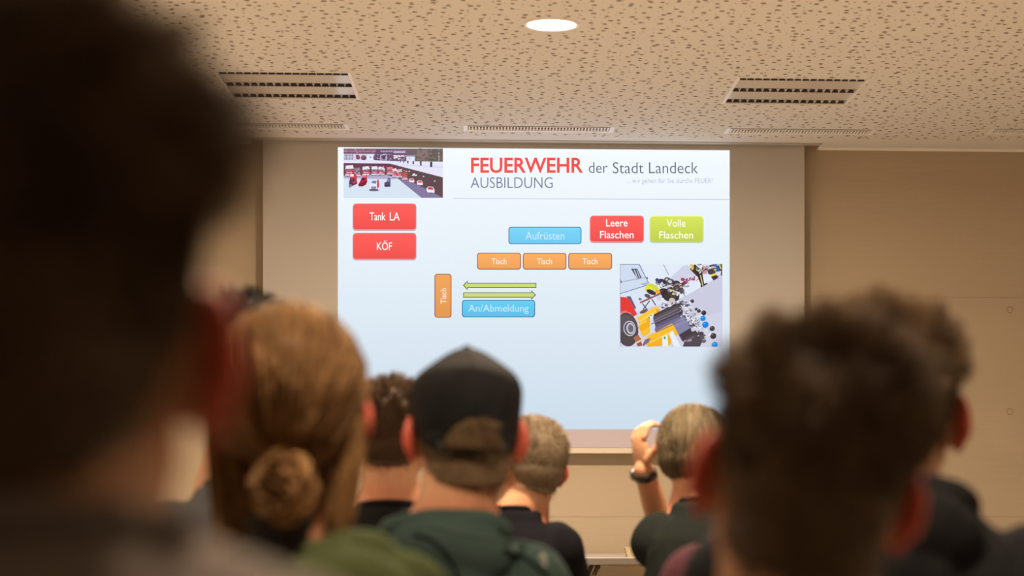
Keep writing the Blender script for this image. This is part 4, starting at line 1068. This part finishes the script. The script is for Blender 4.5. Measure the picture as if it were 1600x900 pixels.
    # loose strands hanging at the left side of the neck
strand_bun(w, MHw)
def lock(root, MH, side_x, n, seed, y0=-.01, z1=-.17, m=HW):
    rng = np.random.default_rng(seed); V = []; F = []; T = []
    for k in range(n):
        x0 = side_x * rng.uniform(.045 if side_x < 0 else .066, .088); yy = y0 + rng.uniform(-.045, .03); L = rng.uniform(.75, 1.0); w_ = .0016; b = len(V)
        for i in range(7):
            t = i / 6; z = .0 + (z1 * L) * t; x = x0 - side_x * .018 * t * t + .004 * math.sin(t * 5 + k * .1); y = yy - .02 * t
            ww = w_ * (1 - .8 * t); V += [(x - ww, y, z), (x + ww, y + ww, z)]; tn = rng.random(); T += [tn, tn]
            if i: F.append((b + 2 * i - 2, b + 2 * i - 1, b + 2 * i + 1, b + 2 * i))
    V_ = np.array(V) @ np.array(MH.to_3x3()).T + np.array(MH.translation)
    me = bpy.data.meshes.new('hair_lock'); me.from_pydata(V_.tolist(), [], F); a_ = me.attributes.new('tone', 'FLOAT', 'POINT'); a_.data.foreach_set('value', np.array(T, np.float32))
    link('hair_lock', me, m, root)
lock(w, MHw, -1, 2200, 2, y0=-.03, z1=-.19)
lock(w, MHw, 1, 1000, 6, y0=-.02, z1=-.15)

# ---- baseball cap
def make_cap(root, MH):
    M_CAP = mat('black_cap_twill', (.013, .013, .015), .85, spec=.15, var=.25, vscale=30)
    nu, nv = 288, 110
    V = []; F = []
    def pt(a, t, off=0):
        d_ = np.array([math.sin(t) * math.sin(a), -math.sin(t) * math.cos(a), math.cos(t)])
        r = float(skr(d_)); p = ORI + d_ * r
        k = 1 - min(1, max(0, (p[2] + .03) / .15)); th = .0115 - .004 * k
        th += .0045 * math.exp(-(t / .30) ** 2) + .009 * math.exp(-((t - .98) / .30) ** 2)
        s_ = abs(((math.degrees(a) + 30) % 60) - 30); th += .0012 * math.exp(-(s_ * math.sin(t) / 2.2) ** 2)
        th -= .0018 * (1 - math.cos(math.radians(6 * (math.degrees(a) % 60)))) * math.sin(t) * .5
        return ORI + d_ * (r + th + off)
    def tmax(a):   # rim height around the head
        zr = np.interp(abs((math.degrees(a) + 180) % 360 - 180), [0, 40, 90, 140, 180], [-.030, -.024, .006, .042, .050])
        lo, hi = .8, 2.6
        for _ in range(22):
            m_ = (lo + hi) / 2
            if pt(a, m_)[2] > zr: lo = m_
            else: hi = m_
        return lo
    tm = [tmax(2 * math.pi * j / nu) for j in range(nu)]
    P_ = np.array([[pt(2 * math.pi * j / nu, .001 + (tm[j] - .001) * (i / (nv - 1)) ** .9) for j in range(nu)] for i in range(nv)])
    def hole(p):
        return p[1] < 0 and -.018 < p[2] and (p[0] / .047) ** 2 + ((p[2] + .018) / .046) ** 2 < 1
    H = np.array([[hole(P_[i, j]) for j in range(nu)] for i in range(nv)])
    idx = lambda i, j: i * nu + j % nu
    for i in range(nv - 1):
        for j in range(nu):
            if H[i, j] or H[i, (j + 1) % nu] or H[i + 1, j] or H[i + 1, (j + 1) % nu]: continue
            F.append((idx(i, j), idx(i, j + 1), idx(i + 1, j + 1), idx(i + 1, j)))
    V_ = P_.reshape(-1, 3) @ np.array(MH.to_3x3()).T + np.array(MH.translation)
    me = bpy.data.meshes.new('cap'); me.from_pydata(V_.tolist(), [], F); me.polygons.foreach_set('use_smooth', [True] * len(me.polygons))
    c = link('cap', me, M_CAP, root); so = c.modifiers.new('s', 'SOLIDIFY'); so.thickness = .0018; so.offset = 0
    tag(c, 'black baseball cap with an arched opening at the back')
    # piping around the opening, strap and button
    bm = bmesh.new(); pts = []
    for k in range(25):
        t = math.pi * k / 24; x = .0475 * math.cos(t); z = -.018 + .0465 * math.sin(t)
        a = x / .088; lo, hi = .3, 2.6
        aa = math.asin(max(-1, min(1, x / .09)))
        for _ in range(20):
            m_ = (lo + hi) / 2
            if pt(aa, m_)[2] > z: lo = m_
            else: hi = m_
        pts.append(MH @ Vector(pt(aa, lo, .0008)))
    tube(bm, pts, .0022, seg=6); obj('opening_piping', bm, M_CAP, c, True)
    bm = bmesh.new(); n = 20; row = []
    for k in range(n + 1):
        a = rad(-36 + 72 * k / n); m_ = tmax(a); lo = m_
        p0 = pt(a, m_ - .002, .0022); p1 = pt(a, m_ - .15, .0022)
        row.append((bm.verts.new(MH @ Vector(p0)), bm.verts.new(MH @ Vector(p1))))
    for a, b in zip(row[:-1], row[1:]): bm.faces.new((a[0], b[0], b[1], a[1]))
    o = obj('strap', bm, mat('black_strap', (.006, .006, .006), .5), c, True); so = o.modifiers.new('s', 'SOLIDIFY'); so.thickness = .002
    bm = bmesh.new(); p = pt(0, .002); ell(bm, tuple(p + np.array([0, 0, .001])), (.0075, .0075, .0035), M=MH); obj('button', bm, M_CAP, c, True)
    # visor at the front with a pale underside edge
    bm = bmesh.new(); g = []
    for i in range(25):
        a = rad(180 - 62 + 124 * i / 24); base = pt(a, tmax(a) - .01); o_ = []
        ext = .068 * max(0, math.cos(rad((i - 12) * 7.3))) ** .6
        for k in range(6):
            f = k / 5; x = base[0] * (1 + .10 * f); y = base[1] + ext * f; z = base[2] - .004 - .010 * f - .022 * (base[0] / .075) ** 2 * (.4 + .6 * f)
            o_.append(bm.verts.new(MH @ Vector((x, y, z))))
        g.append(o_)
    for i in range(24):
        for k in range(5): bm.faces.new((g[i][k], g[i + 1][k], g[i + 1][k + 1], g[i][k + 1]))
    v = obj('visor', bm, mat('grey_visor', (.10, .12, .12), .7), c, True); so = v.modifiers.new('s', 'SOLIDIFY'); so.thickness = .003
make_cap(c, MHc)
from mathutils.bvhtree import BVHTree
def back_hit(root, part, px_, py_, d_):
    o = [c_ for c_ in root.children if c_.name.split('.')[0] == part][0]
    if 'bvh' not in CACHE or CACHE['bvh'][0] is not o:
        me = o.data; CACHE['bvh'] = (o, BVHTree.FromPolygons([v.co[:] for v in me.vertices], [p.vertices[:] for p in me.polygons]))
    cx_, cy_ = at(px_, d_); z_ = CAMZ - (py_ - PPY) * d_ / FPX
    Mi = root.matrix_basis.inverted(); a = Mi @ Vector((0, 0, CAMZ)); b = Mi @ Vector((cx_, cy_, z_))
    h_ = CACHE['bvh'][1].ray_cast(a, (b - a).normalized())
    return h_[0] if h_[0] is not None else b
CACHE = {}
def seam(root, part, pts, r_, m, name='seam', d_=3.1):
    P3 = []
    for (a, b) in zip(pts[:-1], pts[1:]):
        for t in np.linspace(0, 1, 6)[:-1]: P3.append(back_hit(root, part, a[0] + (b[0] - a[0]) * t, a[1] + (b[1] - a[1]) * t, d_))
    P3 = [p for p in P3 if abs(p.y) < .4]
    bm = bmesh.new(); tube(bm, P3, r_, seg=8); return obj(name, bm, m, root, True)
bpy.context.view_layer.update()
M_SEAM = mat('dark_green_piping', (.010, .016, .015), .95, spec=.08); M_EDGE = mat('lighter_green_hem', (.055, .085, .08), .95, spec=.08)
seam(c, 'hoodie', [(648, 836), (672, 842), (696, 862), (712, 888), (718, 915)], .0032, M_SEAM)
seam(c, 'hoodie', [(668, 818), (712, 833), (765, 841), (820, 848), (866, 862)], .0028, M_EDGE)
seam(c, 'hoodie', [(790, 862), (822, 872), (862, 905)], .0045, M_SEAM)
e0 = back_hit(c, 'hoodie', 848, 879, 3.1)
bm = bmesh.new()
for (dx, dz, rx, rz_) in ((0, .006, .0065, .008), (.0015, -.004, .0055, .007), (.003, -.0115, .0045, .006)): ell(bm, (e0.x + dx, e0.y + .001, e0.z + dz), (rx, .004, rz_), seg=14)
obj('emblem', bm, mat('pale_grey_print', (.30, .32, .29), .9), c, True)
# ---- black wristwatch on the raised wrist
el = Vector((-.115, .21, .925)); wrp = Vector((-.150, .07, 1.165)); ax = (wrp - el).normalized(); cpt = wrp - ax * .015
Q = Matrix.Translation(cpt) @ ax.to_track_quat('Z', 'Y').to_matrix().to_4x4()
bm = bmesh.new()
vs = []
for i in range(36):
    a = 2 * math.pi * i / 36; row = []
    for (dr, dz) in ((.0295, -.010), (.0325, -.0095), (.0325, .0095), (.0295, .010)):
        row.append(bm.verts.new(Q @ Vector((dr * math.cos(a), dr * .92 * math.sin(a), dz))))
    vs.append(row)
for i in range(36):
    for j in range(4): bm.faces.new((vs[i][j], vs[(i + 1) % 36][j], vs[(i + 1) % 36][(j + 1) % 4], vs[i][(j + 1) % 4]))
wt = obj('wristwatch', bm, mat('black_silicone', (.006, .006, .007), .45), h, True); tag(wt, 'black wristwatch')
bm = bmesh.new(); bmesh.ops.create_cone(bm, cap_ends=True, segments=24, radius1=.018, radius2=.017, depth=.008)
bmesh.ops.transform(bm, matrix=Q @ Matrix.Translation((-.033, 0, 0)) @ Matrix.Rotation(rad(-90), 4, 'Y'), verts=bm.verts[:]); obj('watch_case', bm, mat('dark_steel', (.25, .25, .25), .25, metal=1), wt, True)
